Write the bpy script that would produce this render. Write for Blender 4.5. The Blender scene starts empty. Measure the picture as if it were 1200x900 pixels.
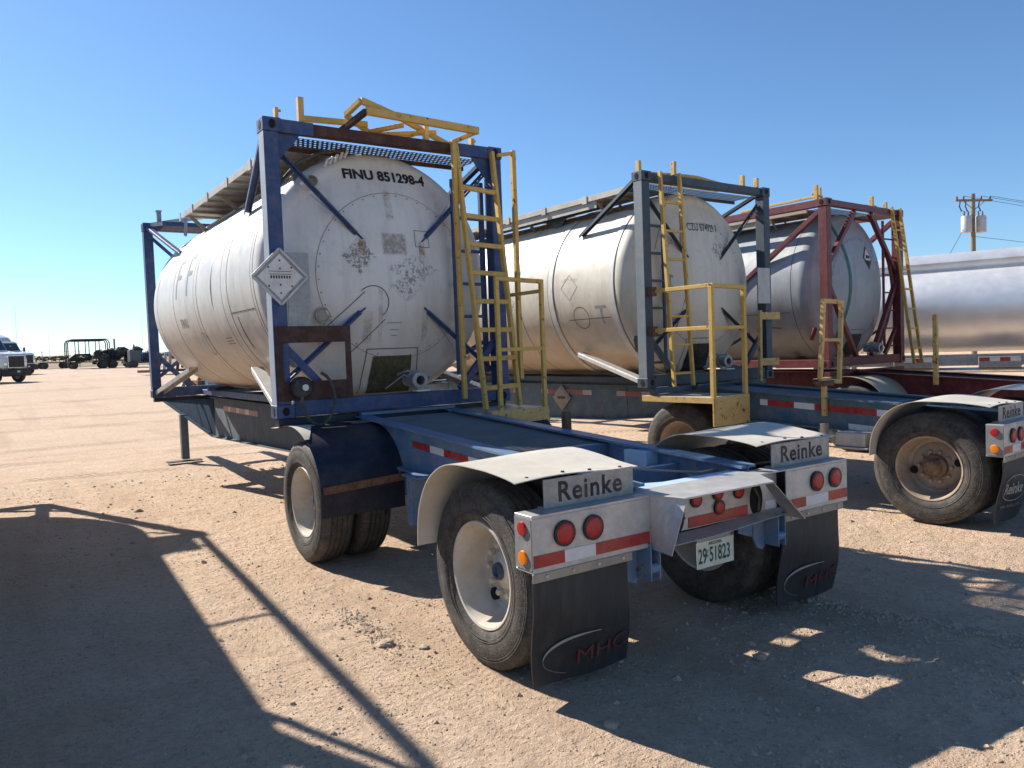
import bpy, bmesh, math, random
from mathutils import Vector, Matrix, noise
random.seed(7)
PI = math.pi
S = bpy.context.scene
COL = S.collection
# ------------------------------------------------------------ camera
cam_d = bpy.data.cameras.new('camera'); cam = bpy.data.objects.new('camera', cam_d); COL.objects.link(cam)
cam_d.sensor_width = 36.0; cam_d.lens = 36.0*915.755/1200; cam_d.clip_start = .05; cam_d.clip_end = 8000
yaw, pit, rol = 0.596766, -0.0445918, -0.03691
fw = Vector((math.sin(yaw)*math.cos(pit), math.cos(yaw)*math.cos(pit), math.sin(pit)))
rt = Vector((math.cos(yaw), -math.sin(yaw), 0)); up = rt.cross(fw)
r2 = rt*math.cos(rol)+up*math.sin(rol); u2 = up*math.cos(rol)-rt*math.sin(rol)
cam.matrix_world = Matrix(((r2.x, u2.x, -fw.x, -2.09919), (r2.y, u2.y, -fw.y, -6.71084), (r2.z, u2.z, -fw.z, 1.742), (0, 0, 0, 1)))
S.camera = cam
# ------------------------------------------------------------ light
SUN_EL, SUN_AZ = math.radians(36.7), math.radians(-20.1)
w = bpy.data.worlds.new('World'); S.world = w; w.use_nodes = True
nt = w.node_tree; nt.nodes.clear()
sky = nt.nodes.new('ShaderNodeTexSky'); sky.sky_type = 'NISHITA'; sky.sun_disc = False
sky.sun_elevation = SUN_EL; sky.sun_rotation = SUN_AZ % (2*PI); sky.air_density = 1.0; sky.dust_density = .35; sky.ozone_density = 2.0; sky.altitude = 900
bg = nt.nodes.new('ShaderNodeBackground'); bg.inputs[1].default_value = .070
wo = nt.nodes.new('ShaderNodeOutputWorld'); tint = nt.nodes.new('ShaderNodeMix'); tint.data_type = 'RGBA'; tint.blend_type = 'MULTIPLY'; tint.inputs[0].default_value = 1; tint.inputs[7].default_value = (.78, 1.0, 1.19, 1)
nt.links.new(sky.outputs[0], tint.inputs[6]); nt.links.new(tint.outputs[2], bg.inputs[0]); nt.links.new(bg.outputs[0], wo.inputs[0])
sd = bpy.data.lights.new('sun', 'SUN'); sd.energy = 5.0; sd.angle = math.radians(.53); sd.color = (1, .93, .83)
sun = bpy.data.objects.new('sun', sd); COL.objects.link(sun)
tos = Vector((math.sin(SUN_AZ)*math.cos(SUN_EL), math.cos(SUN_AZ)*math.cos(SUN_EL), math.sin(SUN_EL)))
sun.rotation_mode = 'QUATERNION'; sun.rotation_quaternion = tos.to_track_quat('Z', 'Y'); sun.location = tos*50
S.view_settings.view_transform = 'Standard'; S.view_settings.look = 'None'; S.view_settings.gamma = 1; S.view_settings.exposure = .90
S.view_settings.use_curve_mapping = False

# ------------------------------------------------------------ materials
class NT:
    def __init__(s, name):
        s.m = bpy.data.materials.new(name); s.m.use_nodes = True; s.t = s.m.node_tree; s.n = s.t.nodes
        s.b = s.n['Principled BSDF']; s.o = s.n['Material Output']
    def L(s, a, b): s.t.links.new(a, b)
    def new(s, ty, **k):
        x = s.n.new(ty)
        for q, v in k.items(): setattr(x, q, v)
        return x
    def noise(s, vec, scale, det=4, rough=.55, dist=0.0):
        x = s.new('ShaderNodeTexNoise'); x.inputs['Scale'].default_value = scale; x.inputs['Detail'].default_value = det
        x.inputs['Roughness'].default_value = rough; x.inputs['Distortion'].default_value = dist; s.L(vec, x.inputs['Vector']); return x.outputs['Fac']
    def ramp(s, v, a, b, lo=0.0, hi=1.0):
        x = s.new('ShaderNodeMapRange'); x.inputs['From Min'].default_value = a; x.inputs['From Max'].default_value = b
        x.inputs['To Min'].default_value = lo; x.inputs['To Max'].default_value = hi; s.L(v, x.inputs['Value']); return x.outputs['Result']
    def mix(s, f, a, b):
        x = s.new('ShaderNodeMix', data_type='RGBA')
        for sock, v in ((x.inputs['Factor'], f), (x.inputs[6], a), (x.inputs[7], b)):
            if isinstance(v, (int, float)): sock.default_value = v
            elif isinstance(v, tuple): sock.default_value = (*v, 1)
            else: s.L(v, sock)
        return x.outputs[2]
    def math(s, op, a, b=0.0):
        x = s.new('ShaderNodeMath', operation=op)
        for i, v in enumerate((a, b)):
            if isinstance(v, (int, float)): x.inputs[i].default_value = v
            else: s.L(v, x.inputs[i])
        return x.outputs[0]
    def pos(s): return s.new('ShaderNodeNewGeometry').outputs['Position']
    def scaled(s, vec, sc):
        x = s.new('ShaderNodeMapping'); x.inputs['Scale'].default_value = sc; s.L(vec, x.inputs['Vector']); return x.outputs['Vector']
    def bump(s, h, st, dist=.01):
        x = s.new('ShaderNodeBump'); x.inputs['Strength'].default_value = st; x.inputs['Distance'].default_value = dist
        s.L(h, x.inputs['Height']); s.L(x.outputs[0], s.b.inputs['Normal'])

def paint(name, col, col2=None, rough=.55, metal=0.0, wear=0.0, wearcol=(.10, .045, .022), scale=3.0, streak=.25, dirt=.25, dirtcol=(.33, .25, .17), bump=.12, bscale=90, spec=.4):
    k = NT(name); p = k.pos()
    c2 = col2 or tuple(x*.72 for x in col)
    c = k.mix(k.ramp(k.noise(p, scale, 5, .6), .35, .7), col, c2)
    if streak: c = k.mix(k.ramp(k.noise(k.scaled(p, (26, 26, 1.6)), 1, 4), .55, .8, 0, streak), c, tuple(x*.5 for x in col))
    if dirt: c = k.mix(k.ramp(k.noise(p, scale*2.7, 6, .7), .45, .75, 0, dirt), c, dirtcol)
    rv = rough
    if wear:
        f = k.ramp(k.noise(p, 14, 8, .72, .3), 1-wear-.28+.0, 1-wear-.22)
        c = k.mix(f, c, wearcol)
        k.L(k.mix(f, (rough,)*3, (.9,)*3), k.b.inputs['Roughness'])
    else:
        k.L(k.ramp(k.noise(p, scale*4, 4), .3, .7, max(0, rough-.1), min(1, rough+.12)), k.b.inputs['Roughness'])
    k.L(c, k.b.inputs['Base Color']); k.b.inputs['Metallic'].default_value = metal
    k.b.inputs['Specular IOR Level'].default_value = spec
    if bump: k.bump(k.noise(p, bscale, 4, .6), bump, .004)
    return k.m

M = {}
M['blue'] = paint('frame_blue_paint', (.030, .068, .185), (.022, .05, .135), wear=.09, dirt=.25)
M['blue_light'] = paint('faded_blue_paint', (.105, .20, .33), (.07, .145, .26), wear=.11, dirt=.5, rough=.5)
M['navy'] = paint('dark_navy_paint', (.010, .014, .032), wear=.02, dirt=.10, rough=.5)
M['slate'] = paint('slate_grey_paint', (.105, .13, .155), (.075, .10, .12), wear=.05, dirt=.25, rough=.8, spec=.15)
M['slatec'] = paint('slate_blue_paint', (.038, .062, .092), (.028, .047, .07), wear=.07, dirt=.14, rough=.5)
M['chassis2'] = paint('grey_blue_chassis_paint', (.075, .135, .19), (.055, .10, .14), wear=.07, dirt=.35)
M['maroon'] = paint('maroon_paint', (.15, .028, .035), (.10, .02, .025), wear=.06, dirt=.18, rough=.45)
M['maroon_d'] = paint('dark_maroon_paint', (.10, .014, .02), (.07, .011, .015), wear=.05, dirt=.15, rough=.4)
M['rustplate'] = paint('rusty_brown_steel', (.042, .018, .016), (.062, .026, .02), rough=.75, dirt=.2)
M['yellow'] = paint('weathered_yellow_paint', (.60, .40, .10), (.50, .32, .08), wear=.13, dirt=.22, dirtcol=(.35, .27, .15), scale=8)
M['yellow_r'] = paint('rusty_yellow_paint', (.60, .40, .13), (.48, .31, .11), wear=.15, dirt=.5, dirtcol=(.36, .28, .17), scale=8)
M['litblue'] = paint('sunlit_tone_blue_paint', (.42, .55, .68), (.32, .46, .60), wear=.05)  # sunlit look put into the colour of parts the sun misses
M['noseblue'] = paint('dark_blue_nose_paint', (.016, .036, .066), (.012, .028, .05), wear=.04, dirt=.06, streak=0, rough=.9, spec=.05)
M['litpost'] = paint('sunlit_bleached_blue_paint', (.30, .35, .43), (.22, .27, .36), wear=.09, dirt=.4)  # paler for the sun side: lit look plus fading in the colour
M['litpost2'] = paint('sunlit_bleached_slate_paint', (.15, .19, .22), (.11, .145, .17), wear=.09, dirt=.35)  # same painted sun-side tone for the slate frame
M['galv'] = paint('galvanised_steel', (.50, .49, .47), (.36, .36, .36), rough=.45, metal=.35, dirt=.3, dirtcol=(.36, .31, .25), scale=9, bump=.2)
M['galvd'] = paint('dull_galvanised_plate', (.33, .33, .32), (.22, .23, .24), rough=.5, metal=.45, dirt=.35, dirtcol=(.32, .28, .23), scale=14, bump=.3)
M['fender'] = paint('aluminium_fender_sheet', (.60, .56, .48), (.50, .46, .39), rough=.5, metal=.10, dirt=.45, dirtcol=(.45, .38, .28), scale=4)
M['fender_tan'] = paint('tan_fender_sheet', (.42, .37, .27), (.34, .30, .22), rough=.5, metal=.1, dirt=.4)
M['black'] = paint('black_steel', (.018, .018, .02), rough=.6, dirt=.2)
M['tanwood'] = paint('dusty_bare_metal', (.36, .32, .26), (.26, .23, .19), rough=.55, metal=.2, wear=.03)
M['rust'] = paint('rusted_iron', (.16, .08, .045), (.08, .04, .025), rough=.85, dirt=.3, scale=12, bump=.3)
M['rim'] = paint('dusty_white_rim', (.56, .53, .47), (.46, .40, .32), rough=.5, dirt=.55, dirtcol=(.42, .32, .2), scale=5, wear=.03)
M['rim2'] = paint('rusty_tan_rim', (.42, .34, .26), (.30, .22, .155), rough=.55, dirt=.5, dirtcol=(.33, .2, .1), scale=5, wear=.09)
M['hub'] = paint('rusty_hub', (.15, .09, .05), (.25, .17, .09), rough=.6, wear=.15, scale=16)
M['cap'] = paint('blue_hub_cap', (.03, .08, .14), rough=.4)
M['plug'] = paint('dark_opening', (.01, .01, .01), rough=.9, dirt=0, streak=0, bump=0)
M['walk'] = paint('dusty_aluminium_walkway', (.46, .42, .36), (.36, .32, .27), rough=.55, metal=.15, wear=.04, scale=6)
M['concrete'] = paint('pale_bare_plate', (.48, .47, .45), (.40, .40, .38), rough=.5, metal=.2, dirt=.3)
M['white'] = paint('dirty_white_paint', (.66, .65, .62), (.55, .54, .51), rough=.45, dirt=.3, scale=5)
M['truckwhite'] = paint('white_truck_paint', (.72, .73, .74), rough=.25, dirt=.12, streak=.05, bump=0)
M['white_tape'] = paint('white_reflective_tape', (.66, .67, .68), (.55, .56, .56), rough=.3, dirt=.25, bump=0)
M['red_tape'] = paint('red_reflective_tape', (.36, .03, .03), (.28, .028, .028), rough=.3, dirt=.2, bump=0)
M['red_lens'] = paint('red_lamp_lens', (.42, .018, .02), (.30, .015, .02), rough=.18, dirt=.12, bump=.6, bscale=160)
M['amber'] = paint('amber_lamp_lens', (.85, .24, .015), rough=.2, dirt=.1, bump=0)
M['ink'] = paint('black_lettering', (.02, .02, .025), rough=.5, dirt=.1, streak=0, bump=0)
M['stencil'] = paint('dark_stencil_lettering', (.03, .03, .03), rough=.7, dirt=.25, streak=0, bump=0)
M['inkgrey'] = paint('faded_grey_lettering', (.30, .31, .32), rough=.5, dirt=.4, streak=0, bump=0)
M['inkblue'] = paint('faded_blue_lettering', (.36, .42, .47), rough=.5, dirt=.4, streak=0, bump=0)
M['seam'] = paint('dark_seam', (.10, .09, .08), rough=.8, dirt=.3, bump=0)
M['redink'] = paint('dull_red_logo', (.13, .026, .03), rough=.6, dirt=.25, streak=0, bump=0)
M['whiteink'] = paint('worn_white_logo', (.34, .34, .34), rough=.6, dirt=.3, streak=0, bump=0)
M['greyink'] = paint('worn_grey_logo', (.16, .16, .16), rough=.6, dirt=.3, streak=0, bump=0)
M['green'] = paint('green_plate_lettering', (.02, .07, .055), rough=.5, dirt=0, streak=0, bump=0)
M['greenband'] = paint('green_painted_band', (.03, .15, .12), rough=.5, dirt=.2)
M['wood'] = paint('weathered_pole_wood', (.22, .17, .12), (.15, .12, .09), rough=.85, scale=2)
M['polegrey'] = paint('light_grey_transformer', (.50, .52, .52), rough=.4, dirt=.1)
M['glass'] = paint('dark_windscreen', (.03, .05, .07), rough=.08, dirt=0, streak=0, bump=0, spec=.8)
M['chrome'] = paint('polished_metal', (.7, .71, .72), rough=.15, metal=1, dirt=.1, streak=0, bump=0)
M['rockm'] = paint('pale_stone', (.43, .335, .245), (.30, .225, .16), rough=.9, streak=0, scale=20, bump=.5)
M['sage'] = paint('dry_brush', (.16, .15, .09), rough=.9, streak=0)
M['hose'] = paint('dusty_black_hose', (.05, .05, .05), rough=.7, dirt=.4)
M['bluemach'] = paint('blue_machine_paint', (.05, .20, .42), rough=.4, dirt=.2)

def tank_mat(name, col, col2, low, rustf=.02, metal=0.0, rough=.42, zc=2.5):
    k = NT(name); p = k.pos()
    c = k.mix(k.ramp(k.noise(p, 1.3, 6, .65), .35, .68), col, col2)
    c = k.mix(k.ramp(k.noise(k.scaled(p, (9, 9, .7)), 1, 6, .7), .48, .74, 0, .42), c, tuple(x*.6 for x in col2))
    c = k.mix(k.ramp(k.noise(p, 7, 8, .78), .54, .70, 0, .28), c, (.30, .24, .17))
    sx = k.new('ShaderNodeSeparateXYZ'); k.L(p, sx.inputs[0])
    low_tint = k.math('MULTIPLY', k.ramp(sx.outputs['Z'], zc-.1, zc-1.05), k.ramp(k.noise(p, 2.3, 6), .3, .6, .3, 1))  # tan tint, stronger towards the bottom of the tank
    c = k.mix(k.math('MULTIPLY', low_tint, .75), c, low)
    f = k.ramp(k.noise(k.scaled(p, (1, 1, .35)), 9, 8, .75), .70-rustf, .76-rustf)
    c = k.mix(k.math('MULTIPLY', f, .7), c, (.28, .15, .07))
    k.L(c, k.b.inputs['Base Color']); k.b.inputs['Metallic'].default_value = metal
    k.L(k.ramp(k.noise(p, 6, 5), .3, .7, rough-.08, rough+.15), k.b.inputs['Roughness'])
    k.bump(k.math('ADD', k.noise(p, 2.4, 2), k.math('MULTIPLY', k.noise(p, 60, 3), .04)), .35, .02)
    return k.m
M['tank1'] = tank_mat('white_tank_cladding', (.66, .655, .63), (.56, .55, .52), (.50, .38, .26))
M['tank2'] = tank_mat('cream_tank_cladding', (.66, .62, .52), (.56, .51, .43), (.48, .34, .22), .05)
M['tank3'] = tank_mat('pale_grey_tank_cladding', (.33, .355, .385), (.26, .285, .31), (.22, .205, .19))

def polished():
    k = NT('polished_aluminium'); p = k.pos()
    k.L(k.mix(k.ramp(k.noise(p, 3, 5), .3, .7), (.92, .91, .89), (.82, .81, .79)), k.b.inputs['Base Color'])
    k.b.inputs['Metallic'].default_value = .62
    k.L(k.ramp(k.noise(p, 4, 6, .7), .3, .7, .36, .50), k.b.inputs['Roughness'])
    k.bump(k.noise(p, 1.6, 2), .12, .03); return k.m
M['alu'] = polished()

def rubber():
    k = NT('dusty_rubber'); p = k.pos()
    c = k.mix(k.ramp(k.noise(p, 9, 7, .7), .38, .72), (.024, .023, .022), (.095, .084, .072))
    c = k.mix(k.ramp(k.noise(p, 45, 6, .75), .50, .72, 0, .45), c, (.22, .18, .14))
    k.L(c, k.b.inputs['Base Color']); k.b.inputs['Roughness'].default_value = .75
    k.bump(k.noise(p, 90, 5), .7, .005); return k.m
M['rubber'] = rubber()
def rubber_flap():
    k = NT('rubber_mudflap'); p = k.pos()
    c = k.mix(k.ramp(k.noise(k.scaled(p, (20, 20, 3)), 1, 6, .7), .45, .85), (.022, .022, .024), (.055, .05, .046))
    k.L(c, k.b.inputs['Base Color']); k.b.inputs['Roughness'].default_value = .6
    k.bump(k.noise(p, 60, 4), .3, .004); return k.m
M['flap'] = rubber_flap()

def perforated(name, col, sx, sy, hole=.5):
    k = NT(name); tc = k.new('ShaderNodeTexCoord').outputs['Object']; sp = k.new('ShaderNodeSeparateXYZ'); k.L(tc, sp.inputs[0])
    row = k.math('FLOOR', k.math('MULTIPLY', sp.outputs['Y'], sy))
    xs = k.math('ADD', k.math('MULTIPLY', sp.outputs['X'], sx), k.math('MULTIPLY', row, .5))
    fx = k.math('ABSOLUTE', k.math('SUBTRACT', k.math('FRACT', xs), .5)); fy = k.math('ABSOLUTE', k.math('SUBTRACT', k.math('FRACT', k.math('MULTIPLY', sp.outputs['Y'], sy)), .5))
    h = k.math('LESS_THAN', k.math('ADD', k.math('MULTIPLY', fx, fx), k.math('MULTIPLY', fy, fy)), hole*hole*.5)
    k.L(k.mix(k.ramp(k.noise(k.pos(), 9, 6), .4, .7), col, tuple(x*.5 for x in col)), k.b.inputs['Base Color'])
    k.b.inputs['Roughness'].default_value = .6; k.b.inputs['Metallic'].default_value = .3
    tr = k.new('ShaderNodeBsdfTransparent'); mx = k.new('ShaderNodeMixShader'); k.L(h, mx.inputs[0]); k.L(k.b.outputs[0], mx.inputs[1]); k.L(tr.outputs[0], mx.inputs[2]); k.L(mx.outputs[0], k.o.inputs[0])
    return k.m
M['grate'] = perforated('perforated_walkway_steel', (.13, .10, .085), 22, 15, .36)

def scuff(name, col, lo, hi, sc, diamond=True):
    k = NT(name); g = k.new('ShaderNodeTexCoord').outputs['Generated']; sp = k.new('ShaderNodeSeparateXYZ'); k.L(g, sp.inputs[0])
    a = k.math('ABSOLUTE', k.math('SUBTRACT', sp.outputs['X'], .5)); b = k.math('ABSOLUTE', k.math('SUBTRACT', sp.outputs['Z'], .5))
    d = k.math('ADD', a, b) if diamond else k.math('MAXIMUM', a, b)
    msk = k.ramp(d, .5 if diamond else .48, .36)
    f = k.math('MULTIPLY', k.ramp(k.noise(k.pos(), sc, 6, .75, .5), lo, hi), msk)
    k.b.inputs['Base Color'].default_value = (*col, 1); k.b.inputs['Roughness'].default_value = .7
    tr = k.new('ShaderNodeBsdfTransparent'); mx = k.new('ShaderNodeMixShader'); k.L(f, mx.inputs[0]); k.L(tr.outputs[0], mx.inputs[1]); k.L(k.b.outputs[0], mx.inputs[2]); k.L(mx.outputs[0], k.o.inputs[0])
    return k.m
M['scuff'] = scuff('decal_glue_residue', (.24, .20, .165), .48, .56, 38)
M['scuffsq'] = scuff('faded_sticker_residue', (.34, .30, .25), .3, .7, 20, False)
M['scuffl'] = scuff('light_scuffing', (.30, .30, .31), .48, .66, 30)
M['dirtrun'] = scuff('dirt_run_stain', (.47, .42, .34), .38, .90, 9, False)
M['rustrun'] = scuff('rust_run_stain', (.30, .15, .07), .40, .75, 12, False)

def ground_mat():
    k = NT('dry_caliche_ground'); p = k.pos()
    n1 = k.noise(p, .35, 6, .6); n2 = k.noise(p, 3.2, 8, .7); n3 = k.noise(p, 26, 6, .75)
    c = k.mix(k.ramp(n1, .35, .65), (.72, .535, .385), (.64, .45, .305))
    c = k.mix(k.ramp(n2, .42, .72, 0, .6), c, (.78, .62, .47))
    c = k.mix(k.ramp(n3, .46, .68, 0, .65), c, (.38, .265, .18))
    c = k.mix(k.ramp(k.noise(p, 85, 4, .8), .55, .66, 0, .7), c, (.30, .21, .15))
    c = k.mix(k.ramp(k.noise(p, 70, 4, .8), .56, .66, 0, .7), c, (.66, .55, .44))
    tr = k.noise(k.scaled(p, (.9, .08, 1)), 1.4, 5, .6)
    c = k.mix(k.ramp(tr, .54, .64, 0, .4), c, (.44, .31, .21))
    c = k.mix(k.ramp(k.noise(k.scaled(p, (.25, 1.3, 1)), 1.1, 7, .75), .56, .66, 0, .45), c, (.42, .295, .20))
    c = k.mix(k.ramp(k.noise(p, 7, 7, .8), .56, .66, 0, .5), c, (.40, .28, .19))
    sq = k.new('ShaderNodeSeparateXYZ'); k.L(p, sq.inputs[0])
    for (ca, sa, off, wd, x0, x1) in ((.10, .995, 9.7, .42, -6, 2.2), (-.05, 1, 12.6, .45, -8, 3), (.22, .975, 6.9, .26, -1.2, 2.4), (.16, .987, 17.5, .6, -6, 8), (.16, .987, 21.4, .7, -6, 8), (-.12, .99, 30, 1.1, -10, 14), (.05, .99, 42, 1.6, -10, 14)):
        dd = k.math('ABSOLUTE', k.math('SUBTRACT', k.math('ADD', k.math('MULTIPLY', sq.outputs['X'], ca), k.math('ADD', k.math('MULTIPLY', sq.outputs['Y'], sa), k.math('MULTIPLY', k.noise(p, .5, 2), .5))), off+.25))
        al = k.math('ADD', k.math('MULTIPLY', sq.outputs['X'], sa), k.math('MULTIPLY', sq.outputs['Y'], -ca))
        st = k.math('ADD', .45, k.math('MULTIPLY', k.math('SINE', k.math('ADD', k.math('MULTIPLY', al, 46), k.math('MULTIPLY', dd, 30))), .45))
        mk = k.math('MULTIPLY', k.math('MULTIPLY', k.ramp(dd, wd, wd*.7), st), k.ramp(k.noise(p, .55, 3), .42, .52))
        c = k.mix(k.math('MULTIPLY', mk, .8), c, (.30, .205, .14))
    c = k.mix(k.ramp(k.noise(k.scaled(p, (.35, 1.0, 1)), 2.2, 8, .8), .50, .64, 0, .42), c, (.50, .36, .25))
    c = k.mix(k.ramp(k.noise(p, 5.5, 8, .85, .4), .55, .64, 0, .5), c, (.44, .31, .215))
    sy = k.new('ShaderNodeSeparateXYZ'); k.L(p, sy.inputs[0])
    c = k.mix(k.math('MULTIPLY', k.ramp(sy.outputs['Y'], 10, 55, 0, .5), k.ramp(k.noise(k.scaled(p, (.06, .3, 1)), 1, 6, .7), .3, .55, .35, 1)), c, (.40, .325, .26))
    vo = k.new('ShaderNodeTexVoronoi'); vo.inputs['Scale'].default_value = 38; vo.inputs['Randomness'].default_value = 1; k.L(p, vo.inputs['Vector'])
    peb = k.ramp(vo.outputs['Distance'], .30, .18)
    sel = k.ramp(k.noise(p, 13, 3), .50, .60)
    pm = k.math('MULTIPLY', peb, sel)
    c = k.mix(k.math('MULTIPLY', pm, .7), c, (.50, .40, .31))
    sp = k.new('ShaderNodeSeparateXYZ'); k.L(p, sp.inputs[0])
    yy = k.math('ADD', sp.outputs['Y'], k.math('MULTIPLY', k.noise(p, .05, 3), 8))
    c = k.mix(k.ramp(yy, 108, 112), c, k.mix(k.ramp(k.noise(k.scaled(p, (.05, .012, 1)), 1, 6), .4, .6), (.30, .23, .15), (.20, .17, .11)))
    k.L(c, k.b.inputs['Base Color']); k.b.inputs['Roughness'].default_value = .95; k.b.inputs['Specular IOR Level'].default_value = .15
    h = k.math('ADD', k.math('MULTIPLY', n2, 1.2), k.math('ADD', k.math('MULTIPLY', n3, .55), k.math('ADD', k.math('MULTIPLY', k.noise(p, 110, 5, .7), .22), k.math('MULTIPLY', pm, .30))))
    k.bump(h, 1.0, .06); return k.m
M['ground'] = ground_mat()

# ------------------------------------------------------------ mesh helpers
class MB:
    def __init__(s): s.b = bmesh.new()
    def faces(s, vs, fs):
        v = [s.b.verts.new(Vector(x)) for x in vs]
        for f in fs:
            try: s.b.faces.new([v[i] for i in f])
            except ValueError: pass
        return s
    def box(s, x0, x1, y0, y1, z0, z1):
        return s.faces([(x0, y0, z0), (x1, y0, z0), (x1, y1, z0), (x0, y1, z0), (x0, y0, z1), (x1, y0, z1), (x1, y1, z1), (x0, y1, z1)],
                       [(0, 3, 2, 1), (4, 5, 6, 7), (0, 1, 5, 4), (1, 2, 6, 5), (2, 3, 7, 6), (3, 0, 4, 7)])
    def bar(s, a, b, w, h=None, up=(0, 0, 1)):
        a = Vector(a); b = Vector(b); h = h or w; d = (b-a).normalized(); u = Vector(up)
        if abs(d.dot(u)) > .98: u = Vector((0, 1, 0))
        sd = d.cross(u).normalized()*w/2; u = sd.normalized().cross(d).normalized()*h/2
        vs = [a-sd-u, a+sd-u, a+sd+u, a-sd+u, b-sd-u, b+sd-u, b+sd+u, b-sd+u]
        return s.faces(vs, [(0, 3, 2, 1), (4, 5, 6, 7), (0, 1, 5, 4), (1, 2, 6, 5), (2, 3, 7, 6), (3, 0, 4, 7)])
    def channel(s, a, b, w, h, t=.008, up=(0, 0, 1)):
        "open U section between a and b"
        a = Vector(a); b = Vector(b); d = (b-a).normalized(); u = Vector(up)
        if abs(d.dot(u)) > .98: u = Vector((0, 1, 0))
        sd = d.cross(u).normalized(); u = sd.cross(d).normalized()
        s.bar(a, b, w, t, u)
        for q in (-1, 1): s.bar(a+sd*q*(w/2-t/2)-u*(h/2+t/2), b+sd*q*(w/2-t/2)-u*(h/2+t/2), t, h, u)
        return s
    def tube(s, pts, r, n=10, closed=False, cap=True):
        P = [Vector(p) for p in pts]; rings = []; N = len(P)
        pu = None
        for i, p in enumerate(P):
            if closed: d = (P[(i+1) % N]-P[i-1]).normalized()
            else: d = (P[min(i+1, N-1)]-P[max(i-1, 0)]).normalized()
            if pu is None: pu = Vector((0, 0, 1)) if abs(d.z) < .9 else Vector((0, 1, 0))
            sd = d.cross(pu)
            if sd.length < 1e-4: sd = d.cross(Vector((1, .3, 0)))
            sd.normalize(); u = sd.cross(d).normalized(); pu = u
            rr = r[i] if isinstance(r, (list, tuple)) else r
            rings.append([s.b.verts.new(p+(sd*math.cos(2*PI*k/n)+u*math.sin(2*PI*k/n))*rr) for k in range(n)])
        for i in range(N if closed else N-1):
            a = rings[i]; b = rings[(i+1) % N]
            for k in range(n): s.b.faces.new([a[k], a[(k+1) % n], b[(k+1) % n], b[k]])
        if cap and not closed: s.b.faces.new(rings[0][::-1]); s.b.faces.new(rings[-1])
        return s
    def prism(s, poly, axis, a, b):
        "poly in the two other axes, extruded along axis"
        def P(q, t): return {'x': (t, q[0], q[1]), 'y': (q[0], t, q[1]), 'z': (q[0], q[1], t)}[axis]
        n = len(poly)
        return s.faces([P(q, a) for q in poly]+[P(q, b) for q in poly], [tuple(range(n))[::-1], tuple(range(n, 2*n))]+[(i, (i+1) % n, n+(i+1) % n, n+i) for i in range(n)])
    def lathe(s, prof, n, axis, c=(0, 0, 0), wob=0):
        "prof: list of (t along axis, radius)"
        rings = []; c = Vector(c)
        for t, r in prof:
            if r < 1e-5: rings.append([s.b.verts.new(c+(Vector((t, 0, 0)) if axis == 'x' else Vector((0, t, 0)) if axis == 'y' else Vector((0, 0, t))))]); continue
            rg = []
            for k in range(n):
                a = 2*PI*k/n; ca, sa = r*math.cos(a), r*math.sin(a)
                v = {'x': (t, ca, sa), 'y': (ca, t, sa), 'z': (ca, sa, t)}[axis]; rg.append(s.b.verts.new(c+Vector(v)))
            rings.append(rg)
        for a, b in zip(rings, rings[1:]):
            for k in range(n):
                k2 = (k+1) % n
                if len(a) == 1 and len(b) == 1: continue
                if len(a) == 1: s.b.faces.new([a[0], b[k2], b[k]])
                elif len(b) == 1: s.b.faces.new([a[k], a[k2], b[0]])
                else: s.b.faces.new([a[k], a[k2], b[k2], b[k]])
        return s
    def disc(s, c, r, axis, t=.003, n=20, sq=1.0):
        c = Vector(c); i = 'xyz'.index(axis)
        vs = []
        for q in (-1, 1):
            for k in range(n):
                a = 2*PI*k/n; v = [math.cos(a)*r, math.sin(a)*r*sq]; v.insert(i, q*t/2); vs.append(c+Vector(v))
        return s.faces(vs, [tuple(range(n))[::-1], tuple(range(n, 2*n))]+[(k, (k+1) % n, n+(k+1) % n, n+k) for k in range(n)])
    def sheet(s, f, nu, nv, th=0):
        "grid surface f(u,v)->point, u,v in 0..1; th>0 gives it a back side"
        g = [[s.b.verts.new(Vector(f(i/nu, j/nv))) for j in range(nv+1)] for i in range(nu+1)]
        fs = [s.b.faces.new([g[i][j], g[i+1][j], g[i+1][j+1], g[i][j+1]]) for i in range(nu) for j in range(nv)]
        if th:
            s.b.normal_update(); bmesh.ops.solidify(s.b, geom=fs, thickness=th)
        return s

def build(name, mb, mat, parent=None, smooth=False, bevel=0.0, fix=True):
    b = mb.b
    if fix: bmesh.ops.recalc_face_normals(b, faces=b.faces)
    me = bpy.data.meshes.new(name); b.to_mesh(me); b.free(); me.materials.append(M[mat] if isinstance(mat, str) else mat)
    if smooth:
        me.polygons.foreach_set('use_smooth', [True]*len(me.polygons))
        try: me.set_sharp_from_angle(angle=math.radians(38))
        except Exception: pass
    o = bpy.data.objects.new(name, me); COL.objects.link(o)
    if parent: o.parent = parent
    if bevel:
        m = o.modifiers.new('bevel', 'BEVEL'); m.width = bevel; m.segments = 1; m.limit_method = 'ANGLE'; m.angle_limit = math.radians(50)
    return o
def tag(o, label=None, cat=None, group=None, kind=None):
    if label: o['label'] = label
    if cat: o['category'] = cat
    if group: o['group'] = group
    if kind: o['kind'] = kind
    return o
def empty(name, loc, rz=0, **k):
    o = bpy.data.objects.new(name, None); COL.objects.link(o); o.location = loc; o.rotation_euler = (0, 0, rz); o.empty_display_size = .3
    return tag(o, **k)
def copy_tree(o, parent=None):
    c = o.copy(); COL.objects.link(c); c.parent = parent
    for ch in o.children: copy_tree(ch, c)
    return c
def inst(o, name, parent, loc, rz=0):
    c = copy_tree(o, parent); c.location = loc; c.rotation_euler = (0, 0, rz); return c
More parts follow.
